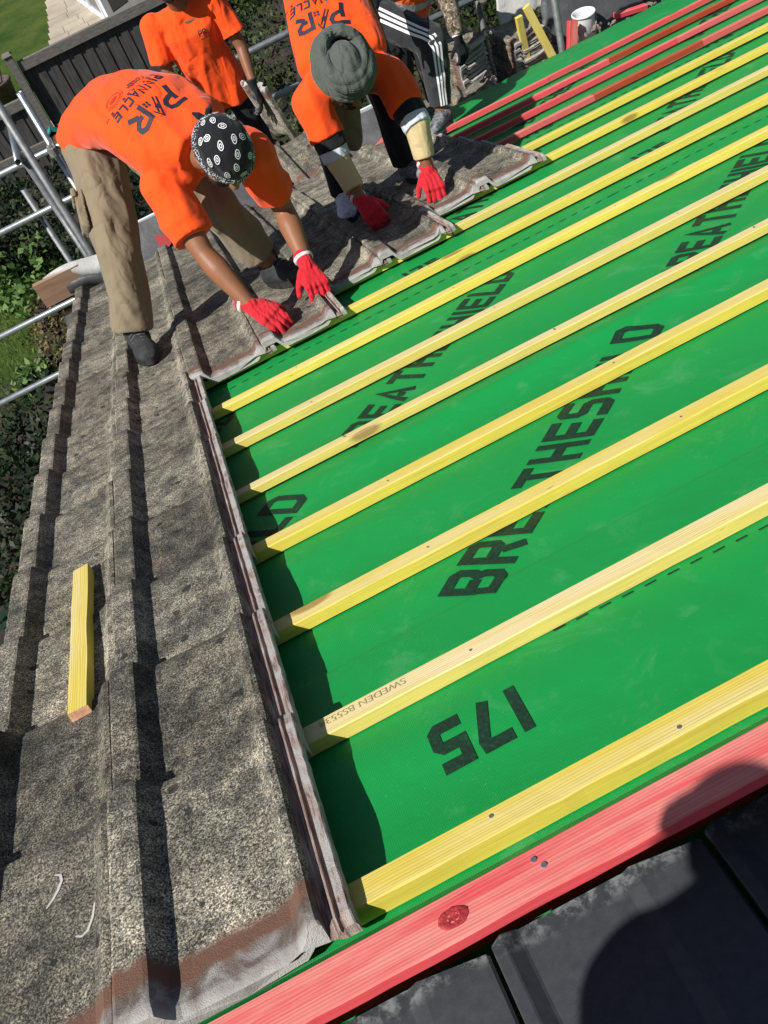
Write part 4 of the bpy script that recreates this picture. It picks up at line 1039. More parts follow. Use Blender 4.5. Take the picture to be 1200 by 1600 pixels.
def boot(t, ankle, toe_dir, up, mat, L=.29, sole='sole', laces=True, lacemat='lace', name='boot', high=.10):
    a = Vector(ankle); f = Vector(toe_dir); u = Vector(up).normalized(); f = (f - u * f.dot(u)).normalized(); s_ = f.cross(u); g = a - u * .085      # g: ground under the ankle
    mb = MB()
    secs = [(g - f * .065 + u * .045, s_, u, .030, .034), (g - f * .045 + u * .055, s_, u, .040, .046), (g + u * .058, s_, u, .043, .054), (g + f * .06 + u * .052, s_, u, .044, .046), (g + f * .11 + u * .044, s_, u, .049, .036), (g + f * .16 + u * .038, s_, u, .048, .031), (g + f * .195 + u * .034, s_, u, .036, .026), (g + f * .21 + u * .030, s_, u, .022, .018)]
    mb.loft(secs); mb.capsule(g + u * .06 - f * .01, a + u * (high - .06) - f * .012, .050, .049, flat1=True); mb.capsule(g + u * .07, g + f * .07 + u * .062, .042, .036)
    me = remeshed(mb, .005, 3, folds(.0025, 22, None, 1)); o = place_mesh(name, me, M[mat], t)
    mb = MB(); V = []; 
    out = []
    for i in range(28):
        q = 2 * PI * i / 28; x = .070 + .150 * math.cos(q); wdt = .046 + .008 * math.cos(q) - .008 * math.cos(2 * q); out.append((x, wdt * math.sin(q)))
    for z in (-.001, .024):
        for x, y in out: V.append(g + f * x + s_ * y + u * z)
    n = 28; mb.add(V, [(i, (i + 1) % n, n + (i + 1) % n, n + i) for i in range(n)] + [tuple(range(n - 1, -1, -1)), tuple(range(n, 2 * n))]); mb.build('sole', M[sole], o)
    if laces:
        mb = MB()
        for k in range(6):
            c = g + f * (.045 + .020 * k) + u * (.103 - .0095 * k); mb.limb([c - s_ * .030 - u * .006, c - s_ * .012 + u * .003 + f * .006, c + s_ * .012 + u * .003 - f * .004, c + s_ * .030 - u * .006], [.0032] * 4)
        mb.build('laces', M[lacemat], o, True)
    return o
def head_parts(mb, c, up, fwd, k=1.0):
    c = Vector(c); u = Vector(up).normalized(); f = Vector(fwd); f = (f - u * f.dot(u)).normalized(); s_ = f.cross(u); A = Matrix((s_, f, u)).transposed()
    P = lambda x, y, z: c + A @ Vector((x, y, z)) * k
    mb.ellipsoid(P(0, -.008, .025), A, (.076 * k, .096 * k, .090 * k)); mb.loft([(P(0, .012, -.115), A.col[0], A.col[1], .030 * k, .036 * k), (P(0, .016, -.085), A.col[0], A.col[1], .052 * k, .060 * k), (P(0, .014, -.045), A.col[0], A.col[1], .064 * k, .072 * k), (P(0, .008, .0), A.col[0], A.col[1], .068 * k, .080 * k)])
    mb.capsule(P(0, .086, -.002), P(0, .108, -.042), .011 * k, .015 * k); mb.capsule(P(-.011, .098, -.046), P(.011, .098, -.046), .010 * k)
    mb.capsule(P(-.032, .078, .016), P(.032, .078, .016), .014 * k)
    mb.capsule(P(-.020, .083, -.072), P(.020, .083, -.072), .0085 * k); mb.capsule(P(-.017, .081, -.084), P(.017, .081, -.084), .009 * k); mb.capsule(P(-.012, .068, -.110), P(.012, .068, -.110), .018 * k)
    for q in (-1, 1):
        mb.capsule(P(.076 * q, -.004, .012), P(.080 * q, -.010, -.028), .014 * k, .009 * k); mb.capsule(P(.045 * q, .060, -.03), P(.05 * q, .045, -.05), .020 * k)
    return A, P
def face_bits(t, body, A, P, k=1.0):
    for q in (-1, 1):
        mb = MB().ellipsoid(P(.031 * q, .079, -.006), A, (.0115 * k, .0075 * k, .0050 * k), 12, 8); mb.build('eye', M['eye'], body, True)
        mb = MB().capsule(P(.014 * q, .094, .017), P(.046 * q, .084, .018), .004 * k, .003 * k); mb.build('eyebrow', M['beard'], body, True)

def wrap(parent, target_mesh_obj, V2, F2, org, X, Y, Z, mat, name, lift=.0022):
    """lay flat artwork (x, y in metres) on cloth: org/X/Y frame, looking along -Z"""
    base = Vector((0, 0, 0)); p = target_mesh_obj
    while p is not None: base += Vector(p.location); p = p.parent
    me = target_mesh_obj.data; bvh = BVHTree.FromPolygons([v.co + base for v in me.vertices], [tuple(q.vertices) for q in me.polygons])
    V = []; ok = []
    for q in V2:
        s_ = org + X * q.x + Y * q.y + Z * .25; h = bvh.ray_cast(s_, -Z, .6)
        if h[0] is None: V.append(org + X * q.x + Y * q.y); ok.append(False)
        else: V.append(h[0] + Z * lift); ok.append(True)
    F = []
    for f in F2:
        if all(ok[i] for i in f):
            a, b, c = (V[i] for i in f[:3]); e = max((a - b).length, (b - c).length, (c - a).length)
            if e < .06: F.append(f if (b - a).cross(c - a).dot(Z) > 0 else f[::-1])
    return obj(name, V, F, mat, parent)
M['eye'] = NB('shaded_eye').done((.10, .07, .055), .3)
M['print'] = NB('dark_print').done((.015, .014, .03), .65)
M['printo'] = NB('faint_print').done((.40, .030, .008), .7)
def place2d(V, F, ox, oy, s_, rot=0, w=0):
    c, k = math.cos(rot), math.sin(rot); return [Vector((ox + s_ * (p.x * c - p.y * k), oy + s_ * (p.x * k + p.y * c))) for p in V], F
def arc_text(s, r, a0, size, h=.1, gap=.16):
    V2, F2, w = text2d(s, h, gap); V2, F2 = subdiv(V2, F2, .25); out = []
    for p in V2:
        a = a0 - (p.x - w / 2) * size / r; rr_ = r + (p.y - .5) * size; out.append(Vector((rr_ * math.cos(a), rr_ * math.sin(a))))
    return out, F2
def back_logo(parent, shirt, org, X, Y, Z, k=1.0, full=True):
    """roofing logo: x to the reader's right, y up, origin in the middle of the emblem"""
    X = Vector(X).normalized(); Y = Vector(Y); Y = (Y - X * Y.dot(X)).normalized(); Z = X.cross(Y)
    parts = []
    def addr(pl, h, cl=False): v, f = ribbon(pl, h, cl); v, f = subdiv(v, f, .02); parts.append((v, f))
    P_ = lambda ps: [(x * k, y * k) for x, y in ps]
    addr(P_([(-.105, .045), (-.060, .045), (-.040, .036), (-.036, .018), (-.046, .004), (-.064, -.002), (-.082, -.002)]), .0085 * k); addr(P_([(-.082, .022), (-.082, -.012), (-.088, -.045)]), .0085 * k)
    addr(P_([(.040, -.045), (.040, .030), (.078, .030), (.094, .020), (.094, .002), (.078, -.008), (.056, -.008)]), .0085 * k); addr(P_([(.066, -.018), (.100, -.045)]), .0085 * k)
    addr(P_([(-.034, -.030), (.004, .050), (.020, .020)]), .0032 * k); addr(P_([(-.024, -.038), (.008, .030)]), .0028 * k); addr(P_([(-.018, -.002), (-.008, .014), (.000, .002)]), .0042 * k)
    for x in (.004, .017):
        for y in (-.030, -.017): addr(P_([(x, y), (x + .009, y)]), .0045 * k)
    r = .42 * k
    v, f = arc_text('PINNACLE', r, PI / 2, .038 * k, .105, .16); parts.append(([Vector((p.x, p.y - r - .085 * k)) for p in v], f))
    v, f = arc_text('ROOFCARE  SW', r, PI / 2, .017 * k, .085, .75); parts.append(([Vector((p.x, p.y - r - .118 * k)) for p in v], f))
    for v, f in parts: pass
    V = []; F = []
    for v, f in parts:
        n = len(V); V += v; F += [tuple(i + n for i in q) for q in f]
    wrap(shirt, shirt, V, F, Vector(org), X, Y, Z, M['print'], 'logo_print')
    if full:
        for s_, y in (('Checka', -.165), ('trade', -.182)):
            fc = bpy.data.curves.new('t', 'FONT'); fc.body = s_; fc.size = .026 * k; fc.align_x = 'CENTER'; fc.offset = .0004
            fo = bpy.data.objects.new('t', fc); COL.objects.link(fo); dg = bpy.context.evaluated_depsgraph_get(); fm = bpy.data.meshes.new_from_object(fo.evaluated_get(dg)); bpy.data.objects.remove(fo)
            v = [Vector((q.co.x - .045 * k, q.co.y + y * k)) for q in fm.vertices]; wrap(shirt, shirt, v, [tuple(q.vertices) for q in fm.polygons], Vector(org), X, Y, Z, M['print'], 'small_print')
        V = []; F = []
        for rx, ry, h in ((.034, .030, .0011), (.029, .025, .0008), (.018, .011, .0009)):
            ring = [(.055 * k + rx * k * math.cos(2 * PI * i / 28), -.178 * k + ry * k * math.sin(2 * PI * i / 28)) for i in range(28)]; v, f = ribbon(ring, h * k, True); n = len(V); V += v; F += [tuple(i + n for i in q) for q in f]
        v, f = ribbon([(.04 * k, -.178 * k), (.07 * k, -.178 * k)], .006 * k); n = len(V); V += v; F += [tuple(i + n for i in q) for q in f]
        for a in range(16):
            q = PI * (.1 + 1.0 * a / 16) ; c = Vector((.055 + .042 * math.cos(q), -.178 + .038 * math.sin(q))) * k; v, f = ribbon([(c.x - .0018, c.y), (c.x + .0018, c.y + .001)], .0024 * k); n = len(V); V += v; F += [tuple(i + n for i in q) for q in f]
        wrap(shirt, shirt, V, F, Vector(org), X, Y, Z, M['printo'], 'stamp_print')
def sec(c, X, Z, rx, ry): return (c, X, Z, rx, ry)
def spine(pts, lat, widths, depths):
    """loft sections along pts with lateral axis lat"""
    out = []
    for i, p in enumerate(pts):
        a = pts[max(0, i - 1)]; b = pts[min(len(pts) - 1, i + 1)]; d = (b - a).normalized(); L = lat[i] if isinstance(lat, list) else lat
        L = (L - d * L.dot(d)).normalized(); out.append((p, L, d.cross(L), widths[i], depths[i]))
    return out

# ---- nearest worker: bending, black patterned headscarf
def person_near():
    t = empty('person', R(.13, 3.12, .06), 'person bending low in orange t-shirt, black patterned headscarf, khaki trousers and red gloves', 'person')
    hip = R(.095, 3.33, .875); hR, hL = R(.01, 3.32, .83), R(.185, 3.30, .83)
    kR, kL = R(-.095, 3.10, .47), R(.335, 3.02, .45); aR, aL = R(-.195, 3.085, .150), R(.435, 3.09, .150)
    sR, sL = R(.190, 2.76, .625), R(.525, 2.75, .605); eR, eL = R(.208, 2.66, .385), R(.560, 2.86, .365); wR, wL = R(.273, 2.56, .165), R(.535, 2.70, .175)
    neck = R(.375, 2.66, .675); hc = R(.428, 2.535, .675); hup = Rd(.25, -.95, .22); hf = Rd(-.06, -.12, -1)
    B = MB(); A_, P_ = head_parts(B, hc, hup, hf, 1.02)
    B.limb([R(.345, 2.80, .69), neck, hc - hup * .04], [.052, .052, .052])
    spn = [hip, R(.16, 3.17, .90), R(.24, 3.0, .86), R(.31, 2.86, .78), R(.355, 2.76, .70)]
    lat = Vector((1, 0, 0)) * .97 + Vector((0, .25, 0)); B.loft(spine(spn, lat, [.14, .13, .14, .14, .10], [.08, .08, .085, .08, .05]))
    for s_, e, w in ((sR, eR, wR), (sL, eL, wL)): B.limb([R(.345, 2.80, .68), s_], [.045, .045]); B.limb([s_, s_.lerp(e, .5), e, e.lerp(w, .3), w], [.055, .052, .040, .046, .028])
    for h, k_, a in ((hR, kR, aR), (hL, kL, aL)): B.limb([h, k_, k_.lerp(a, .3), a], [.085, .055, .056, .040])
    body = place_mesh('body', remeshed(B, .0065, 3), M['skin1'], t); face_bits(t, body, A_, P_)
    mb = MB(); P2 = lambda x, y, z: P_(x, y, z); mb.loft([(P2(0, .030, -.130), A_.col[0], A_.col[1], .040, .044), (P2(0, .030, -.105), A_.col[0], A_.col[1], .060, .064), (P2(0, .022, -.075), A_.col[0], A_.col[1], .070, .072), (P2(0, .012, -.045), A_.col[0], A_.col[1], .073, .070)])
    place_mesh('beard', remeshed(mb, .005, 2, folds(.003, 60)), M['beard'], body)
    # t-shirt
    T = MB(); sp = [R(.035, 3.40, .83), R(.075, 3.37, .88), R(.13, 3.24, .925), R(.205, 3.07, .905), R(.275, 2.92, .84), R(.335, 2.80, .745), R(.372, 2.71, .69)]
    T.loft(spine(sp, lat, [.175, .182, .180, .186, .198, .190, .105], [.115, .125, .118, .118, .125, .108, .088]))
    for s_, e, o in ((sR, eR, -1), (sL, eL, 1)):
        T.limb([R(.345, 2.80, .70), s_ + R(.0, .02, .01)], [.092, .082]); T.capsule(s_, s_.lerp(e, .74), .082, .080, 20, flat1=True)
    ax = (sp[5] - sp[1])
    shirt = place_mesh('t_shirt', remeshed(T, .007, 5, folds(.011, 7.0, ax, 2)), M['orange'], t)
    # trousers
    Q = MB(); Q.loft(spine([R(.06, 3.44, .87), hip, R(.11, 3.27, .90)], lat, [.165, .168, .16], [.11, .12, .11]))
    Q.ellipsoid(R(.03, 3.38, .80), Matrix.Identity(3), (.115, .12, .13)); Q.ellipsoid(R(.17, 3.37, .80), Matrix.Identity(3), (.115, .12, .13))
    Q.limb([hR, hR.lerp(kR, .5), kR, kR.lerp(aR, .5), aR + R(0, 0, .02)], [.122, .106, .092, .086, .082], flat_end=True)
    Q.limb([hL, hL.lerp(kL, .5), kL, kL.lerp(aL, .5), kL.lerp(aL, .80)], [.122, .104, .088, .078, .072], flat_end=True)
    tr = place_mesh('trousers', remeshed(Q, .0075, 3, folds(.016, 7, kR - aR, 5)), M['khaki'], t)
    # cargo pocket on the right thigh
    c = hR.lerp(kR, .62); dn = (kR - hR).normalized(); out = (Vector((-1, -.35, 0)) - dn * Vector((-1, -.35, 0)).dot(dn)).normalized(); sd = dn.cross(out)
    mb = MB(); mb.box(c + out * .100, (.062, .080, .016), Matrix((sd, dn, out)).transposed(), .86); pk = place_mesh('cargo_pocket', remeshed(mb, .005, 3, folds(.004, 16)), M['khaki'], tr)
    mb = MB(); mb.box(c + out * .118 - dn * .068, (.066, .020, .010), Matrix((sd, dn, out)).transposed(), .9); place_mesh('pocket_flap', remeshed(mb, .004, 2, folds(.002, 30)), M['khaki'], tr)
    up = Rd(0, 0, 1); boot(t, aR + R(0, -.005, -.005), R(.10, -1, 0), up, 'boot', high=.13); boot(t, aL + R(.0, 0, -.005), R(.55, -.75, 0), up, 'boot', high=.13)
    g = (M['redglove'], M['greyglove'])
    hand(t, wR, R(.42, -.62, -.42), R(-.15, -.25, 1), g, curl=(.45, .65, .5), side=-1, scale=1.13)
    hand(t, wL, R(-.02, -.50, -.55), R(.2, -.55, .9), g, curl=(.55, .85, .7), side=1, scale=1.13)
    # headscarf: dome, rolled band, knot and teardrop print
    T = MB(); T.ellipsoid(P_(0, -.006, .030), A_, (.090, .110, .098)); dome = remeshed(T, .004, 2, folds(.0022, 20, None, 4))
    bm = bmesh.new(); bm.from_mesh(dome); pc = P_(0, .0, .006); pn = (A_ @ Vector((0, -.16, 1))).normalized()
    bmesh.ops.bisect_plane(bm, geom=bm.verts[:] + bm.edges[:] + bm.faces[:], plane_co=pc, plane_no=pn, clear_inner=True); bm.to_mesh(dome); bm.free()
    scarf = place_mesh('headscarf', dome, M['black_s'], t)
    mb = MB(); pts = []
    for i in range(41):
        q = 2 * PI * i / 40; x, y = .088 * math.cos(q), -.006 + .107 * math.sin(q); pts.append(P_(x, y, .010 + .16 * y + .004 * math.sin(q * 3)))
    mb.limb(pts, [.0125] * 41); place_mesh('printed_band', remeshed(mb, .004, 2, folds(.0015, 40)), M['paisley'], scarf)
    mb = MB(); kp = P_(-.0, -.116, -.022); mb.ellipsoid(kp, A_, (.018, .014, .014)); mb.limb([kp, P_(.018, -.135, -.030), P_(.028, -.150, -.040)], [.008, .013, .006]); mb.limb([kp, P_(-.02, -.138, -.026), P_(-.034, -.150, -.030)], [.008, .012, .005]); place_mesh('knot', remeshed(mb, .003, 2), M['black_s'], scarf)
    rr = random.Random(11); V = []; F = []
    for ring_, cnt in ((.10, 1), (.46, 4), (.86, 7), (1.22, 9)):
        for i in range(cnt):
            q = 2 * PI * (i + .5 * (cnt % 2) + rr.uniform(-.1, .1)) / cnt; dirl = Vector((math.sin(ring_) * math.cos(q), math.sin(ring_) * math.sin(q), math.cos(ring_))); n_ = (A_ @ dirl).normalized()
            a_ = n_.orthogonal().normalized(); b_ = n_.cross(a_); ph = rr.choice((.4, 2.2, 3.6, 5.0)) + rr.uniform(-.3, .3)
            def tear(sc):
                out = []
                for k in range(18):
                    w_ = 2 * PI * k / 18; rad = (1 - math.sin(w_)) * .5; x = .0062 * math.cos(w_) * (1 + .15 * math.sin(w_)) * (1 - .35 * max(0, math.sin(w_))); y = .0085 * math.sin(w_) + (.002 if math.sin(w_) > .6 else 0) ; out.append((x * sc * 1.05, y * sc))
                return out
            for sc, hh in ((1.45, .0013), (.62, .0012)):
                v, f = ribbon(tear(sc), hh, True); k0 = len(V); c_, s2 = math.cos(ph), math.sin(ph)
                for p in v:
                    x, y = p.x * c_ - p.y * s2, p.x * s2 + p.y * c_; l = dirl + (A_.transposed() @ (a_ * x + b_ * y)) / .1; l.normalize()
                    V.append(P_(0, -.006, .030) + A_ @ Vector((l.x * .0925, l.y * .1125, l.z * .1005)))
                for g_ in f:
                    aa, bb, cc = (V[k0 + i2] for i2 in g_[:3]); F.append(tuple(i2 + k0 for i2 in (g_ if (bb - aa).cross(cc - aa).dot(n_) > 0 else g_[::-1])))
    # drop motifs that would fall below the scarf's edge
    F = [f for f in F if (V[f[0]] - (pc + pn * .012)).dot(pn) > 0]
    obj('teardrop_print', V, F, M['white'], scarf)
    # logo between the shoulder blades; the reader's right is the wearer's right
    Yl = (sp[5] - sp[2]).normalized(); Xl = -(lat - Yl * lat.dot(Yl)).normalized()
    back_logo(t, shirt, R(.285, 2.90, .88) + Yl * .10 + Xl * .035, Xl, Yl, None, 1.0)
    return t
def pais():
    k = NB('paisley_band'); ob = k.coord('Object'); v = k.n('TexVoronoi', feature='DISTANCE_TO_EDGE'); v.inputs['Scale'].default_value = 130; k.l(ob, v.inputs['Vector'])
    n_ = k.noise(ob, 90, 3, .6, 2); f = k.math('MULTIPLY', k.math('LESS_THAN', v.outputs['Distance'], .09), k.math('GREATER_THAN', n_, .50))
    return k.done(k.mix(f, (.012, .012, .018), (.62, .63, .66)), .85)
M['paisley'] = pais(); M['black_s'] = m_cloth('black_scarf', (.008, .009, .013), .25, 14, .8)
person_near()

# ---- turbaned worker
def person_turban():
    t = empty('person', R(1.1, 3.75, .06), 'person bending in orange t-shirt, grey-green turban, cream arm sleeves and red gloves', 'person')
    hip = R(1.20, 3.76, .96); hR, hL = R(1.11, 3.76, .93), R(1.29, 3.76, .93)
    kR, kL = R(1.00, 3.76, .52), R(1.30, 3.72, .52); aR, aL = R(.945, 3.80, .150), R(1.29, 3.80, .150)
    sR, sL = R(.915, 3.42, .60), R(1.265, 3.40, .560); eR, eL = R(.915, 3.40, .37), R(1.270, 3.28, .365); wR, wL = R(.925, 3.30, .175), R(1.245, 3.28, .175)
    hc = R(1.055, 3.235, .66); hup = Rd(-.02, -.80, .40); hf = Rd(.0, -.40, -.90)
    B = MB(); A_, P_ = head_parts(B, hc, hup, hf, 1.02); B.limb([R(1.10, 3.42, .64), hc - hup * .04], [.07, .058])
    spn = [hip, R(1.18, 3.68, .90), R(1.14, 3.57, .80), R(1.11, 3.46, .69)]; lat = Vector((1, 0, 0))
    B.loft(spine(spn, lat, [.15, .15, .16, .14], [.09, .10, .10, .08]))
    for s_, e, w in ((sR, eR, wR), (sL, eL, wL)): B.limb([R(1.10, 3.42, .63), s_], [.06, .055]); B.limb([s_, e, w], [.052, .040, .027])
    for h, k_, a in ((hR, kR, aR), (hL, kL, aL)): B.limb([h, k_, k_.lerp(a, .3), a], [.085, .055, .056, .040])
    body = place_mesh('body', remeshed(B, .0065, 3), M['skin2'], t); face_bits(t, body, A_, P_)
    mb = MB(); mb.loft([(P_(0, .035, -.155), A_.col[0], A_.col[1], .035, .040), (P_(0, .030, -.110), A_.col[0], A_.col[1], .060, .064), (P_(0, .022, -.075), A_.col[0], A_.col[1], .072, .072), (P_(0, .012, -.045), A_.col[0], A_.col[1], .074, .070)]); place_mesh('beard', remeshed(mb, .005, 2, folds(.004, 60)), M['beard'], body)
    T = MB(); sp = [R(1.235, 3.80, 1.05), R(1.21, 3.74, .985), R(1.175, 3.645, .885), R(1.145, 3.55, .79), R(1.115, 3.46, .70), R(1.10, 3.39, .655)]
    T.loft(spine(sp, lat, [.175, .178, .185, .196, .195, .09], [.12, .125, .122, .12, .10, .07]))
    for s_, e, lim in ((sR, eR, .62), (sL, eL, .66)): T.limb([R(1.11, 3.46, .68), s_ + R(0, .015, .01)], [.090, .084]); T.capsule(s_, s_.lerp(e, lim), .084, .080, 20, flat1=True)
    shirt = place_mesh('t_shirt', remeshed(T, .007, 5, folds(.009, 7.5, sp[3] - sp[0], 8)), M['orange'], t)
    for s_, e, w, lim in ((sR, eR, wR, .62), (sL, eL, wL, .66)):
        mb = MB(); mb.capsule(s_.lerp(e, lim - .1), s_.lerp(e, lim + .22), .072, .070, 20, True, True); place_mesh('black_undersleeve', remeshed(mb, .005, 2, folds(.003, 16)), M['black'], t)
        mb = MB(); mb.capsule(s_.lerp(e, lim + .20), s_.lerp(e, lim + .42), .066, .063, 20, True, True); place_mesh('pale_cuff', remeshed(mb, .004, 2, folds(.002, 30)), M['cuffw'], t)
        mb = MB(); mb.limb([s_.lerp(e, lim + .38), e, e.lerp(w, .42), e.lerp(w, .74)], [.060, .055, .050, .046], True, True); place_mesh('arm_sleeve', remeshed(mb, .0045, 3, folds(.0035, 15, w - e, 2)), M['cream'], t)
    Q = MB(); Q.loft(spine([R(1.22, 3.82, 1.02), hip, R(1.19, 3.70, .90)], lat, [.160, .16, .15], [.11, .12, .10]))
    for h, k_, a in ((hR, kR, aR), (hL, kL, aL)): Q.limb([h, h.lerp(k_, .5), k_, k_.lerp(a, .5), a], [.112, .098, .082, .074, .070], flat_end=True)
    place_mesh('trousers', remeshed(Q, .0075, 3, folds(.009, 9, hR - aR, 4)), M['black'], t)
    mb = MB(); mb.limb([R(1.06, 3.52, .66), R(1.04, 3.62, .47), R(1.02, 3.66, .36)], [.085, .088, .080], True); 
    place_mesh('hanging_shirt_front', remeshed(mb, .007, 3, folds(.010, 11, R(0, 0, 1), 7)), M['olive'], t)
    up = Rd(0, 0, 1); boot(t, aR + R(-.01, -.02, -.01), R(-.25, -1, 0), up, 'trainerw', name='trainer', lacemat='white', high=.07); boot(t, aL + R(0, 0, -.01), R(.2, -1, 0), up, 'trainer', name='trainer', high=.07)
    g = (M['redglove'], M['greyglove'])
    hand(t, wR, R(.10, -.62, -.42), R(-.30, -.35, 1), g, curl=(.5, .8, .7), side=-1, scale=1.12); hand(t, wL, R(-.10, -.42, -.55), R(.15, -.5, 1), g, curl=(.55, .9, .8), side=1, scale=1.12)
    # turban: smooth crown with crossing wound folds
    C = P_(0, -.012, .050); T = MB(); T.ellipsoid(P_(0, .010, .082), A_, (.078, .104, .116))
    for i, (rx, ry, z, r_) in enumerate(((.078, .102, .094, .024), (.092, .118, .068, .027), (.098, .124, .030, .028), (.096, .120, -.008, .026))):
        pts = []; rad = []
        for k in range(61):
            q = 2 * PI * k / 60; wob = .006 * math.sin(q * 2 + i * 1.4) ; y = ry * math.cos(q)
            pts.append(C + A_ @ Vector(((rx + wob) * math.sin(q), y - .004, z + .10 * y + wob * .6 - (.0 if i else .0)))); rad.append(r_ * (1 + .18 * math.sin(q + i * 2.2)))
        T.limb(pts, rad)
    # crossing of the wraps at the back of the crown
    for sgn in (-1, 1): T.limb([C + A_ @ Vector((sgn * .075, -.050, .098)), C + A_ @ Vector((sgn * .035, -.092, .108)), C + A_ @ Vector((-sgn * .020, -.112, .085))], [.018, .022, .018])
    tm = remeshed(T, .0035, 3, None)
    def fold(c, n):
        l = A_.transposed() @ (c - C); th = math.atan2(l.x, l.y); rho = math.sqrt((l.x / .8) ** 2 + l.y ** 2) - .6 * l.z
        k_ = min(1, max(0, (math.sqrt((l.x / .8) ** 2 + l.y ** 2) - .055) / .02)); w_ = 2 * PI * rho / .0085 + th * 1.0 + 4.5 * noise.noise(l * 9)
        return k_ * .0015 * (1 - abs(math.sin(w_ * .5)) * 2) + .0022 * noise.noise(l * 22)
    n = len(tm.vertices); 
    for v in tm.vertices: v.co += v.normal * fold(v.co, v.normal)
    place_mesh('turban', tm, M['turban'], t)
    Yl = (sp[4] - sp[1]).normalized(); Xl = -(lat - Yl * lat.dot(Yl)).normalized(); back_logo(t, shirt, R(1.10, 3.50, .86), Xl, Yl, None, 1.08)
    return t
person_turban()

# ---- standing worker on the scaffold
def person_standing():
    t = empty('person', (.78, 6.1, -2.25), 'person standing on the scaffold in orange t-shirt, holding an old tile in a black glove', 'person')
    z0 = -2.19; x, y = .79, 6.10
    hip = Vector((x + .03, y + .06, z0 + .92)); sR, sL = Vector((x - .20, y + .06, z0 + 1.42)), Vector((x + .22, y - .02, z0 + 1.42)); hc = Vector((x - .03, y - .10, z0 + 1.70))
    eR, wR = Vector((x - .25, y + .02, z0 + 1.13)), Vector((x - .14, y - .18, z0 + .98)); eL, wL = Vector((x + .26, y - .10, z0 + 1.13)), Vector((x + .22, y - .24, z0 + .92))
    B = MB(); A_, P_ = head_parts(B, hc, (-.05, -.12, 1), (-.1, -1, -.15), 1.05); B.limb([Vector((x, y + .0, z0 + 1.46)), hc - Vector((0, -.02, .06))], [.062, .058])
    lat = Vector((.97, -.2, 0)); B.loft(spine([hip, Vector((x, y + .03, z0 + 1.15)), Vector((x, y, z0 + 1.42))], lat, [.15, .14, .16], [.10, .10, .09]))
    for s_, e, w in ((sR, eR, wR), (sL, eL, wL)): B.limb([Vector((x, y, z0 + 1.40)), s_, e, e.lerp(w, .3), w], [.06, .052, .040, .040, .027])
    fe = [(Vector((x - .09, y + .05, z0 + .88)), Vector((x - .10, y, z0 + .50)), Vector((x - .11, y + .05, z0 + .10))), (Vector((x + .13, y + .05, z0 + .88)), Vector((x + .15, y, z0 + .50)), Vector((x + .16, y + .05, z0 + .10)))]
    for h, k_, a in fe: B.limb([h, k_, a], [.085, .055, .040])
    body = place_mesh('body', remeshed(B, .0065, 3), M['skin2'], t); face_bits(t, body, A_, P_, 1.05)
    mb = MB(); mb.loft([(P_(0, .035, -.130), A_.col[0], A_.col[1], .040, .042), (P_(0, .030, -.105), A_.col[0], A_.col[1], .062, .062), (P_(0, .022, -.075), A_.col[0], A_.col[1], .071, .072), (P_(0, .010, -.045), A_.col[0], A_.col[1], .073, .070)]); place_mesh('beard', remeshed(mb, .005, 2, folds(.003, 60)), M['beard'], body)
    mb = MB(); mb.ellipsoid(P_(0, -.014, .036), A_, (.084, .098, .090)); place_mesh('hair', remeshed(mb, .005, 2, folds(.004, 40)), M['beard'], body)
    T = MB(); sp = [Vector((x + .045, y + .05, z0 + .80)), Vector((x + .04, y + .04, z0 + .95)), Vector((x + .01, y + .02, z0 + 1.15)), Vector((x, y, z0 + 1.33)), Vector((x, y + .01, z0 + 1.44)), Vector((x, y + .01, z0 + 1.49))]
    T.loft(spine(sp, lat, [.182, .178, .175, .190, .165, .075], [.135, .13, .125, .125, .09, .07]))
    for s_, e in ((sR, eR), (sL, eL)): T.limb([Vector((x, y, z0 + 1.41)), s_ + Vector((0, 0, -.01))], [.085, .078]); T.capsule(s_, s_.lerp(e, .72), .080, .088, 20, flat1=True)
    shirt = place_mesh('t_shirt', remeshed(T, .007, 4, folds(.017, 6.5, Vector((.3, 0, 1)), 11)), M['orange'], t)
    Q = MB(); Q.loft(spine([Vector((x + .04, y + .06, z0 + 1.0)), hip, Vector((x + .03, y + .05, z0 + .82))], lat, [.155, .16, .16], [.11, .115, .11]))
    for h, k_, a in fe: Q.limb([h, k_, a + Vector((0, 0, .04))], [.108, .082, .075], True)
    place_mesh('trousers', remeshed(Q, .008, 3, folds(.008, 8)), M['black'], t)
    for h, k_, a in fe: boot(t, a, (0, -1, 0), (0, 0, 1), 'boot')
    g = (M['black'], M['greyglove'])
    hand(t, wL, (.05, -.10, -1), (1, -.3, 0), g, curl=(.35, .6, .6), side=-1, scale=1.15, cuff=False); hand(t, wR, (.3, -.5, -.8), (-.6, -.3, 0), g, curl=(.4, .6, .6), side=-1, scale=1.1, cuff=False)
    # small chest print, wearer's left breast
    V2, F2, w = text2d('PINNACLE', .1, .2); V = [Vector((p.x * .0095, p.y * .0095 - .028)) for p in V2]; F = list(F2)
    for ps, h in ((([(-.0, .0), (-.0, .03), (.016, .03), (.02, .02), (.014, .014), (.004, .014)]), .0028), ([(.028, .0), (.028, .03), (.044, .03), (.047, .02), (.040, .014), (.033, .014)], .0028), ([(.040, .010), (.048, 0)], .0028)):
        v, f = ribbon(ps, h); n = len(V); V += v; F += [tuple(i + n for i in q) for q in f]
    V, F = subdiv(V, F, .02); wrap(shirt, shirt, V, F, Vector((x + .055, y - .02, z0 + 1.31)), lat.normalized(), Vector((0, 0, 1)), Vector((-.2, -.97, 0)).normalized(), M['print'], 'chest_print')
    return t, wL
_, wl = person_standing()
o = bpy.data.objects.new('held_tile', TM[4]); COL.objects.link(o)
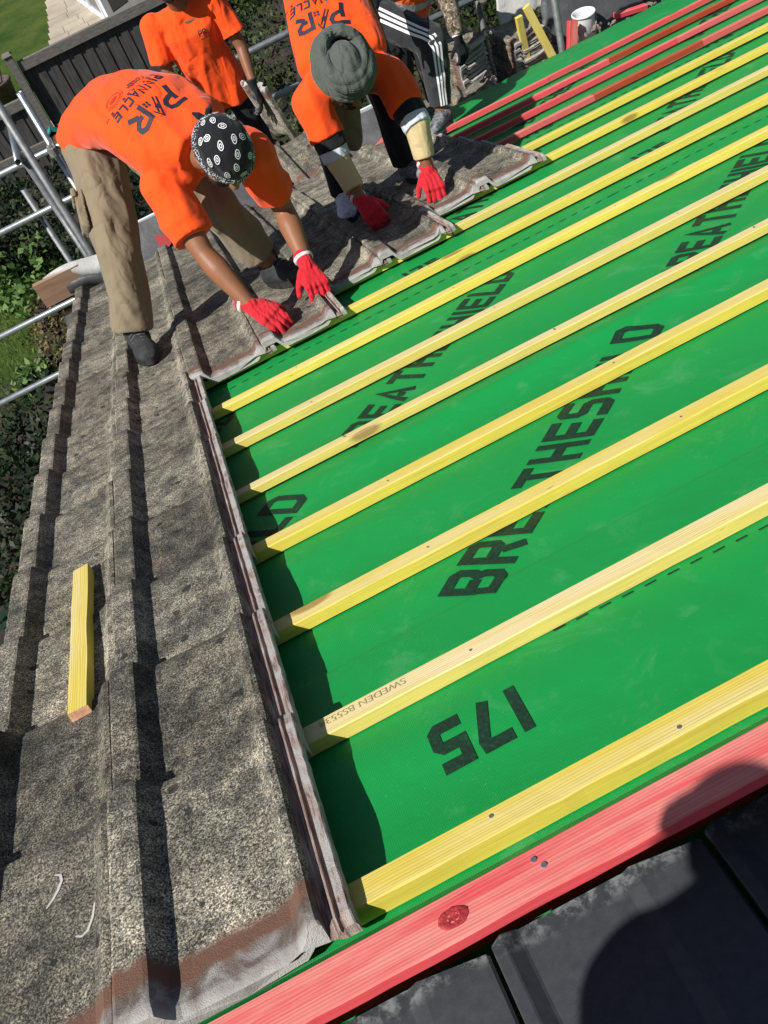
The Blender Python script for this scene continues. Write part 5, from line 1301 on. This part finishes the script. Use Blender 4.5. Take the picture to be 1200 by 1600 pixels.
Xt = Vector((-.35, .90, -.05)).normalized(); Yt = Vector((.20, -.02, -1)); Yt = (Yt - Xt * Yt.dot(Xt)).normalized(); Zt = Xt.cross(Yt)
o.matrix_world = Matrix.Translation(wl + Vector((.05, -.115, .02)) - Xt * .03) @ Matrix((Xt, Yt, Zt)).transposed().to_4x4()
tag(o, 'old concrete tile hanging on edge from the standing worker\'s black glove', 'roof tile')

# ---- worker in striped trousers with one foot on the roof
def person_stripes():
    t = empty('person', R(1.88, 4.95, .02), 'person in black tracksuit with three white stripes down the leg, one trainer on the roof', 'person')
    hL = R(1.72, 5.13, .74); kL = R(1.945, 4.93, .485); aL = R(1.875, 4.97, .115); hR = R(1.56, 5.20, .70); kR = Vector((1.70, 5.30, -1.50)); aR = Vector((1.83, 5.72, -2.15))
    neck = R(1.50, 5.05, 1.22); sL, sR = R(1.70, 4.98, 1.14), R(1.33, 5.12, 1.12); eL, eR = R(1.74, 4.78, .92), R(1.26, 4.95, .88); wL, wR = R(1.60, 4.62, .80), R(1.36, 4.72, .80)
    hc = neck + Rd(-.1, -.3, 1) * .17; B = MB(); A_, P_ = head_parts(B, hc, Rd(-.05, -.35, 1), Rd(0, -1, -.25), 1.02); B.limb([neck, hc], [.062, .058]); lat = Vector((.95, -.25, 0))
    B.loft(spine([R(1.64, 5.17, .76), R(1.58, 5.14, .95), R(1.52, 5.08, 1.14)], lat, [.15, .14, .15], [.10, .10, .09]))
    for s_, e, w in ((sR, eR, wR), (sL, eL, wL)): B.limb([R(1.51, 5.06, 1.14), s_, e, w], [.06, .052, .040, .027])
    B.limb([hL, kL, aL], [.085, .058, .040]); B.limb([hR, kR, aR], [.085, .058, .040])
    body = place_mesh('body', remeshed(B, .007, 3), M['skin2'], t); face_bits(t, body, A_, P_)
    mb = MB(); mb.ellipsoid(P_(0, -.014, .036), A_, (.084, .098, .090)); place_mesh('hair', remeshed(mb, .005, 2, folds(.004, 40)), M['beard'], body)
    T = MB(); T.loft(spine([R(1.66, 5.17, .70), R(1.63, 5.16, .82), R(1.58, 5.14, .97), R(1.53, 5.08, 1.12), R(1.51, 5.06, 1.20)], lat, [.17, .175, .175, .18, .10], [.12, .125, .12, .12, .08]))
    for s_, e, w in ((sR, eR, wR), (sL, eL, wL)): T.limb([R(1.51, 5.06, 1.13), s_, e, w], [.085, .075, .062, .045], True)
    place_mesh('jacket', remeshed(T, .008, 4, folds(.010, 8, None, 14)), M['black'], t)
    Q = MB(); Q.ellipsoid(R(1.64, 5.18, .72), Matrix.Identity(3), (.17, .15, .14))
    Q.limb([hL, hL.lerp(kL, .5), kL, kL.lerp(aL, .4), aL + Rd(0, 0, 1) * .03], [.112, .100, .092, .084, .066], True); Q.limb([hR, kR, aR + Vector((0, 0, .05))], [.112, .088, .070], True)
    tr = place_mesh('trousers', remeshed(Q, .0065, 4, folds(.007, 9, None, 6)), M['charcoal'], t)
    # stripes lie on the cloth along the outer side of the thigh and shin
    base = Vector(t.location); bvh = BVHTree.FromPolygons([v.co + base for v in tr.data.vertices], [tuple(q.vertices) for q in tr.data.polygons])
    camp = co.matrix_world.translation
    side = (Vector((.10, -1, .35))).normalized()
    path = [hL.lerp(kL, q / 10) for q in range(11)] + [kL.lerp(aL, q / 12) for q in range(1, 12)]
    # rounded knee
    for _ in range(2): path = [path[0]] + [(path[i - 1] + path[i] * 2 + path[i + 1]) / 4 for i in range(1, len(path) - 1)] + [path[-1]]
    for k in range(3):
        V = []; F = []
        for i, p in enumerate(path):
            d = (path[min(i + 1, len(path) - 1)] - path[max(i - 1, 0)]).normalized(); o1 = (side - d * side.dot(d)).normalized(); o2 = d.cross(o1)
            for w in (-.0065, .0065):
                ang = (k - 1) * .0215 / .085 + w / .085 - .10; dr = (o1 * math.cos(ang) - o2 * math.sin(ang)).normalized(); h = bvh.ray_cast(p + dr * .25, -dr, .3)
                q = h[0] if h[0] is not None else p + dr * .09; V.append(q + dr * .0028)
        for i in range(len(path) - 1): F.append((2 * i, 2 * i + 1, 2 * i + 3, 2 * i + 2))
        obj('white_stripe', V, F, M['white'], tr)
    up = Rd(0, 0, 1); boot(t, aL + up * -.012, R(-.75, -.80, 0), up, 'trainer', name='trainer', sole='greyglove', high=.07, lacemat='lace'); boot(t, aR, (.3, -1, 0), (0, 0, 1), 'trainer', name='trainer', high=.07)
    g = (M['black'], M['greyglove']); hand(t, wL, R(-.3, -.6, -.6), R(.2, -.3, 1), g, side=1, cuff=False); hand(t, wR, R(.2, -.6, -.6), R(-.2, -.3, 1), g, side=-1, cuff=False)
person_stripes()

# ---- worker in a hi-vis waistcoat behind
def camo():
    k = NB('camouflage_cloth'); ob = k.coord('Object'); n1 = k.noise(ob, 16, 3, .5, 1.2); n2 = k.noise(ob, 23, 3, .5, 1.6); n3 = k.noise(ob, 30, 2, .5, 2)
    c = k.mix(k.math('GREATER_THAN', n1, .52), (.20, .15, .11), (.075, .07, .045)); c = k.mix(k.math('GREATER_THAN', n2, .58), c, (.42, .35, .27)); c = k.mix(k.math('GREATER_THAN', n3, .63), c, (.02, .018, .015))
    return k.done(c, .9, 0, k.bump(k.noise(ob, 9, 2), .5, .02), .2)
M['camo'] = camo(); M['reflect'] = m_noise('reflective_tape', (.36, .37, .42), (.55, .56, .62), 40, .4, .4, 60, metal=.2)
M['orange2'] = m_cloth('orange_mesh', (1.0, .13, .012), .6, 12, .85, .2)
def person_vest():
    t = empty('person', (2.1, 6.25, -2.25), 'person stooping in orange hi-vis waistcoat and camouflage sleeve, reaching a black glove to the tiles', 'person')
    hip = Vector((2.24, 6.30, -1.50)); ch = Vector((2.38, 6.10, -1.14)); sL, sR = Vector((2.55, 6.05, -1.14)), Vector((2.22, 6.00, -1.10)); eL, wL = Vector((2.50, 5.98, -1.38)), Vector((2.47, 5.86, -1.60)); eR, wR = Vector((2.06, 6.30, -1.30)), Vector((2.04, 6.22, -1.52))
    hc = Vector((2.44, 5.92, -.93)); B = MB(); A_, P_ = head_parts(B, hc, (.15, -.35, 1), (.2, -.9, -.6), 1.02); B.limb([ch, hc], [.065, .058]); lat = Vector((1, .1, 0))
    B.loft(spine([hip, hip.lerp(ch, .5), ch], lat, [.15, .14, .15], [.10, .10, .09])); 
    for s_, e, w in ((sR, eR, wR), (sL, eL, wL)): B.limb([ch, s_, e, w], [.06, .052, .040, .027])
    fe = [(hip + Vector((-.09, 0, -.03)), Vector((2.12, 6.24, -1.80)), Vector((2.10, 6.32, -2.15))), (hip + Vector((.09, 0, -.03)), Vector((2.32, 6.20, -1.80)), Vector((2.34, 6.30, -2.15)))]
    for h, k_, a in fe: B.limb([h, k_, a], [.085, .055, .040])
    body = place_mesh('body', remeshed(B, .007, 3), M['skin2'], t); face_bits(t, body, A_, P_)
    mb = MB(); mb.ellipsoid(P_(0, -.014, .036), A_, (.084, .098, .090)); place_mesh('hair', remeshed(mb, .005, 2, folds(.004, 40)), M['beard'], body)
    T = MB(); T.loft(spine([hip + Vector((-.02, .02, -.06)), hip, hip.lerp(ch, .5), ch, ch + Vector((.05, -.05, .05))], lat, [.18, .18, .18, .19, .10], [.13, .13, .13, .12, .08])); T.limb([ch, sL.lerp(ch, .3)], [.08, .085]); T.limb([ch, sR.lerp(ch, .3)], [.08, .085])
    vest = place_mesh('waistcoat', remeshed(T, .007, 4, folds(.011, 8, None, 3)), M['orange2'], t)
    base = Vector(t.location); bvh = BVHTree.FromPolygons([v.co + base for v in vest.data.vertices], [tuple(q.vertices) for q in vest.data.polygons]); d = (ch - hip).normalized(); L_ = (lat - d * lat.dot(d)).normalized(); dv = d.cross(L_)
    for f_ in (.12, .55):
        V = []; F = []; n = 40; c = hip.lerp(ch, f_)
        for i in range(n):
            a = 2 * PI * i / n; dr = L_ * math.cos(a) + dv * math.sin(a)
            for w in (-.025, .025): h = bvh.ray_cast(c + d * w + dr * .4, -dr, .5); V.append((h[0] if h[0] is not None else c + d * w + dr * .15) + dr * .003)
        for i in range(n): j = (i + 1) % n; F.append((2 * i, 2 * i + 1, 2 * j + 1, 2 * j))
        obj('reflective_band', V, F, M['reflect'], vest)
    for s_, e, w in ((sR, eR, wR), (sL, eL, wL)): mb = MB(); mb.limb([s_.lerp(ch, .15), s_.lerp(e, .5), e, e.lerp(w, .9)], [.082, .076, .066, .050], True); place_mesh('camouflage_sleeve', remeshed(mb, .006, 3, folds(.006, 14, e - s_, 5)), M['camo'], t)
    Q = MB(); Q.ellipsoid(hip, Matrix.Identity(3), (.17, .14, .13))
    for h, k_, a in fe: Q.limb([h, k_, a + Vector((0, 0, .03))], [.11, .085, .075], True)
    place_mesh('trousers', remeshed(Q, .008, 3, folds(.008, 9)), M['black'], t)
    for h, k_, a in fe: boot(t, a, (.2, -1, 0), (0, 0, 1), 'boot')
    g = (M['black'], M['greyglove']); hand(t, wL, (-.05, -.4, -.9), (.3, -.6, .3), g, side=1, scale=1.15); hand(t, wR, (.3, -.5, -.6), (-.1, -.6, .6), g, side=-1, scale=1.1, cuff=False)
person_vest()

# ---- the photographer, crouched behind the ridge (only the shadow is seen)
def person_photographer():
    D = lambda x, y, z: R(x, y, z)
    t = empty('person', D(-.35, -1.3, .05), 'person crouching behind the ridge in dark clothes with a phone held out', 'person')
    hip = D(-.44, -1.36, .38); neck = D(-.42, -1.04, .84); hc = D(-.425, -.985, .955); kL, kR = D(-.20, -1.16, .46), D(-.56, -1.16, .46); aL, aR = D(-.22, -1.42, .17), D(-.56, -1.42, .17)
    sL, sR = D(-.22, -1.06, .81), D(-.52, -.965, .80); eL, eR = D(-.06, -1.10, .62), D(-.50, -1.02, .56); wL, wR = D(.12, -1.06, .84), D(-.08, -1.08, .80)
    B = MB(); A_, P_ = head_parts(B, hc, (0, .1, 1), (.1, 1, -.45), 1.0); B.limb([neck, hc], [.06, .056]); B.loft(spine([hip, hip.lerp(neck, .5), neck], Vector((1, 0, 0)), [.15, .14, .15], [.10, .10, .09]))
    for s_, e, w in ((sR, eR, wR), (sL, eL, wL)): B.limb([neck, s_, e, w], [.06, .05, .04, .027])
    for h, k_, a in ((hip + Vector((.09, 0, 0)), kL, aL), (hip - Vector((.09, 0, 0)), kR, aR)): B.limb([h, k_, a], [.085, .058, .04])
    place_mesh('body', remeshed(B, .008, 3), M['skin1'], t)
    T = MB(); T.loft(spine([hip + Vector((0, 0, -.05)), hip.lerp(neck, .5), neck], Vector((1, 0, 0)), [.18, .18, .19], [.13, .13, .11]))
    for s_, e, w in ((sR, eR, wR), (sL, eL, wL)): T.limb([neck, s_, e, e.lerp(w, .8)], [.115, .085, .055, .04], True)
    place_mesh('jacket', remeshed(T, .009, 3, folds(.008, 9)), M['black'], t)
    Q = MB(); Q.ellipsoid(hip, Matrix.Identity(3), (.17, .16, .14))
    for h, k_, a in ((hip + Vector((.09, 0, 0)), kL, aL), (hip - Vector((.09, 0, 0)), kR, aR)): Q.limb([h, k_, a + Vector((0, 0, .03))], [.11, .085, .07], True)
    place_mesh('trousers', remeshed(Q, .009, 3, folds(.008, 9)), M['charcoal'], t)
    for a in (aL, aR): boot(t, a, (0, 1, 0), (0, .1, 1), 'boot')
    g = (M['skin1'], M['skin1']); hand(t, wL, (-.2, .1, .9), (.6, -.4, .3), g, side=-1, scale=.95, cuff=False, name='bare_hand'); hand(t, wR, (.5, .1, .8), (-.5, -.4, .3), g, side=1, scale=.95, cuff=False, name='bare_hand')
person_photographer()
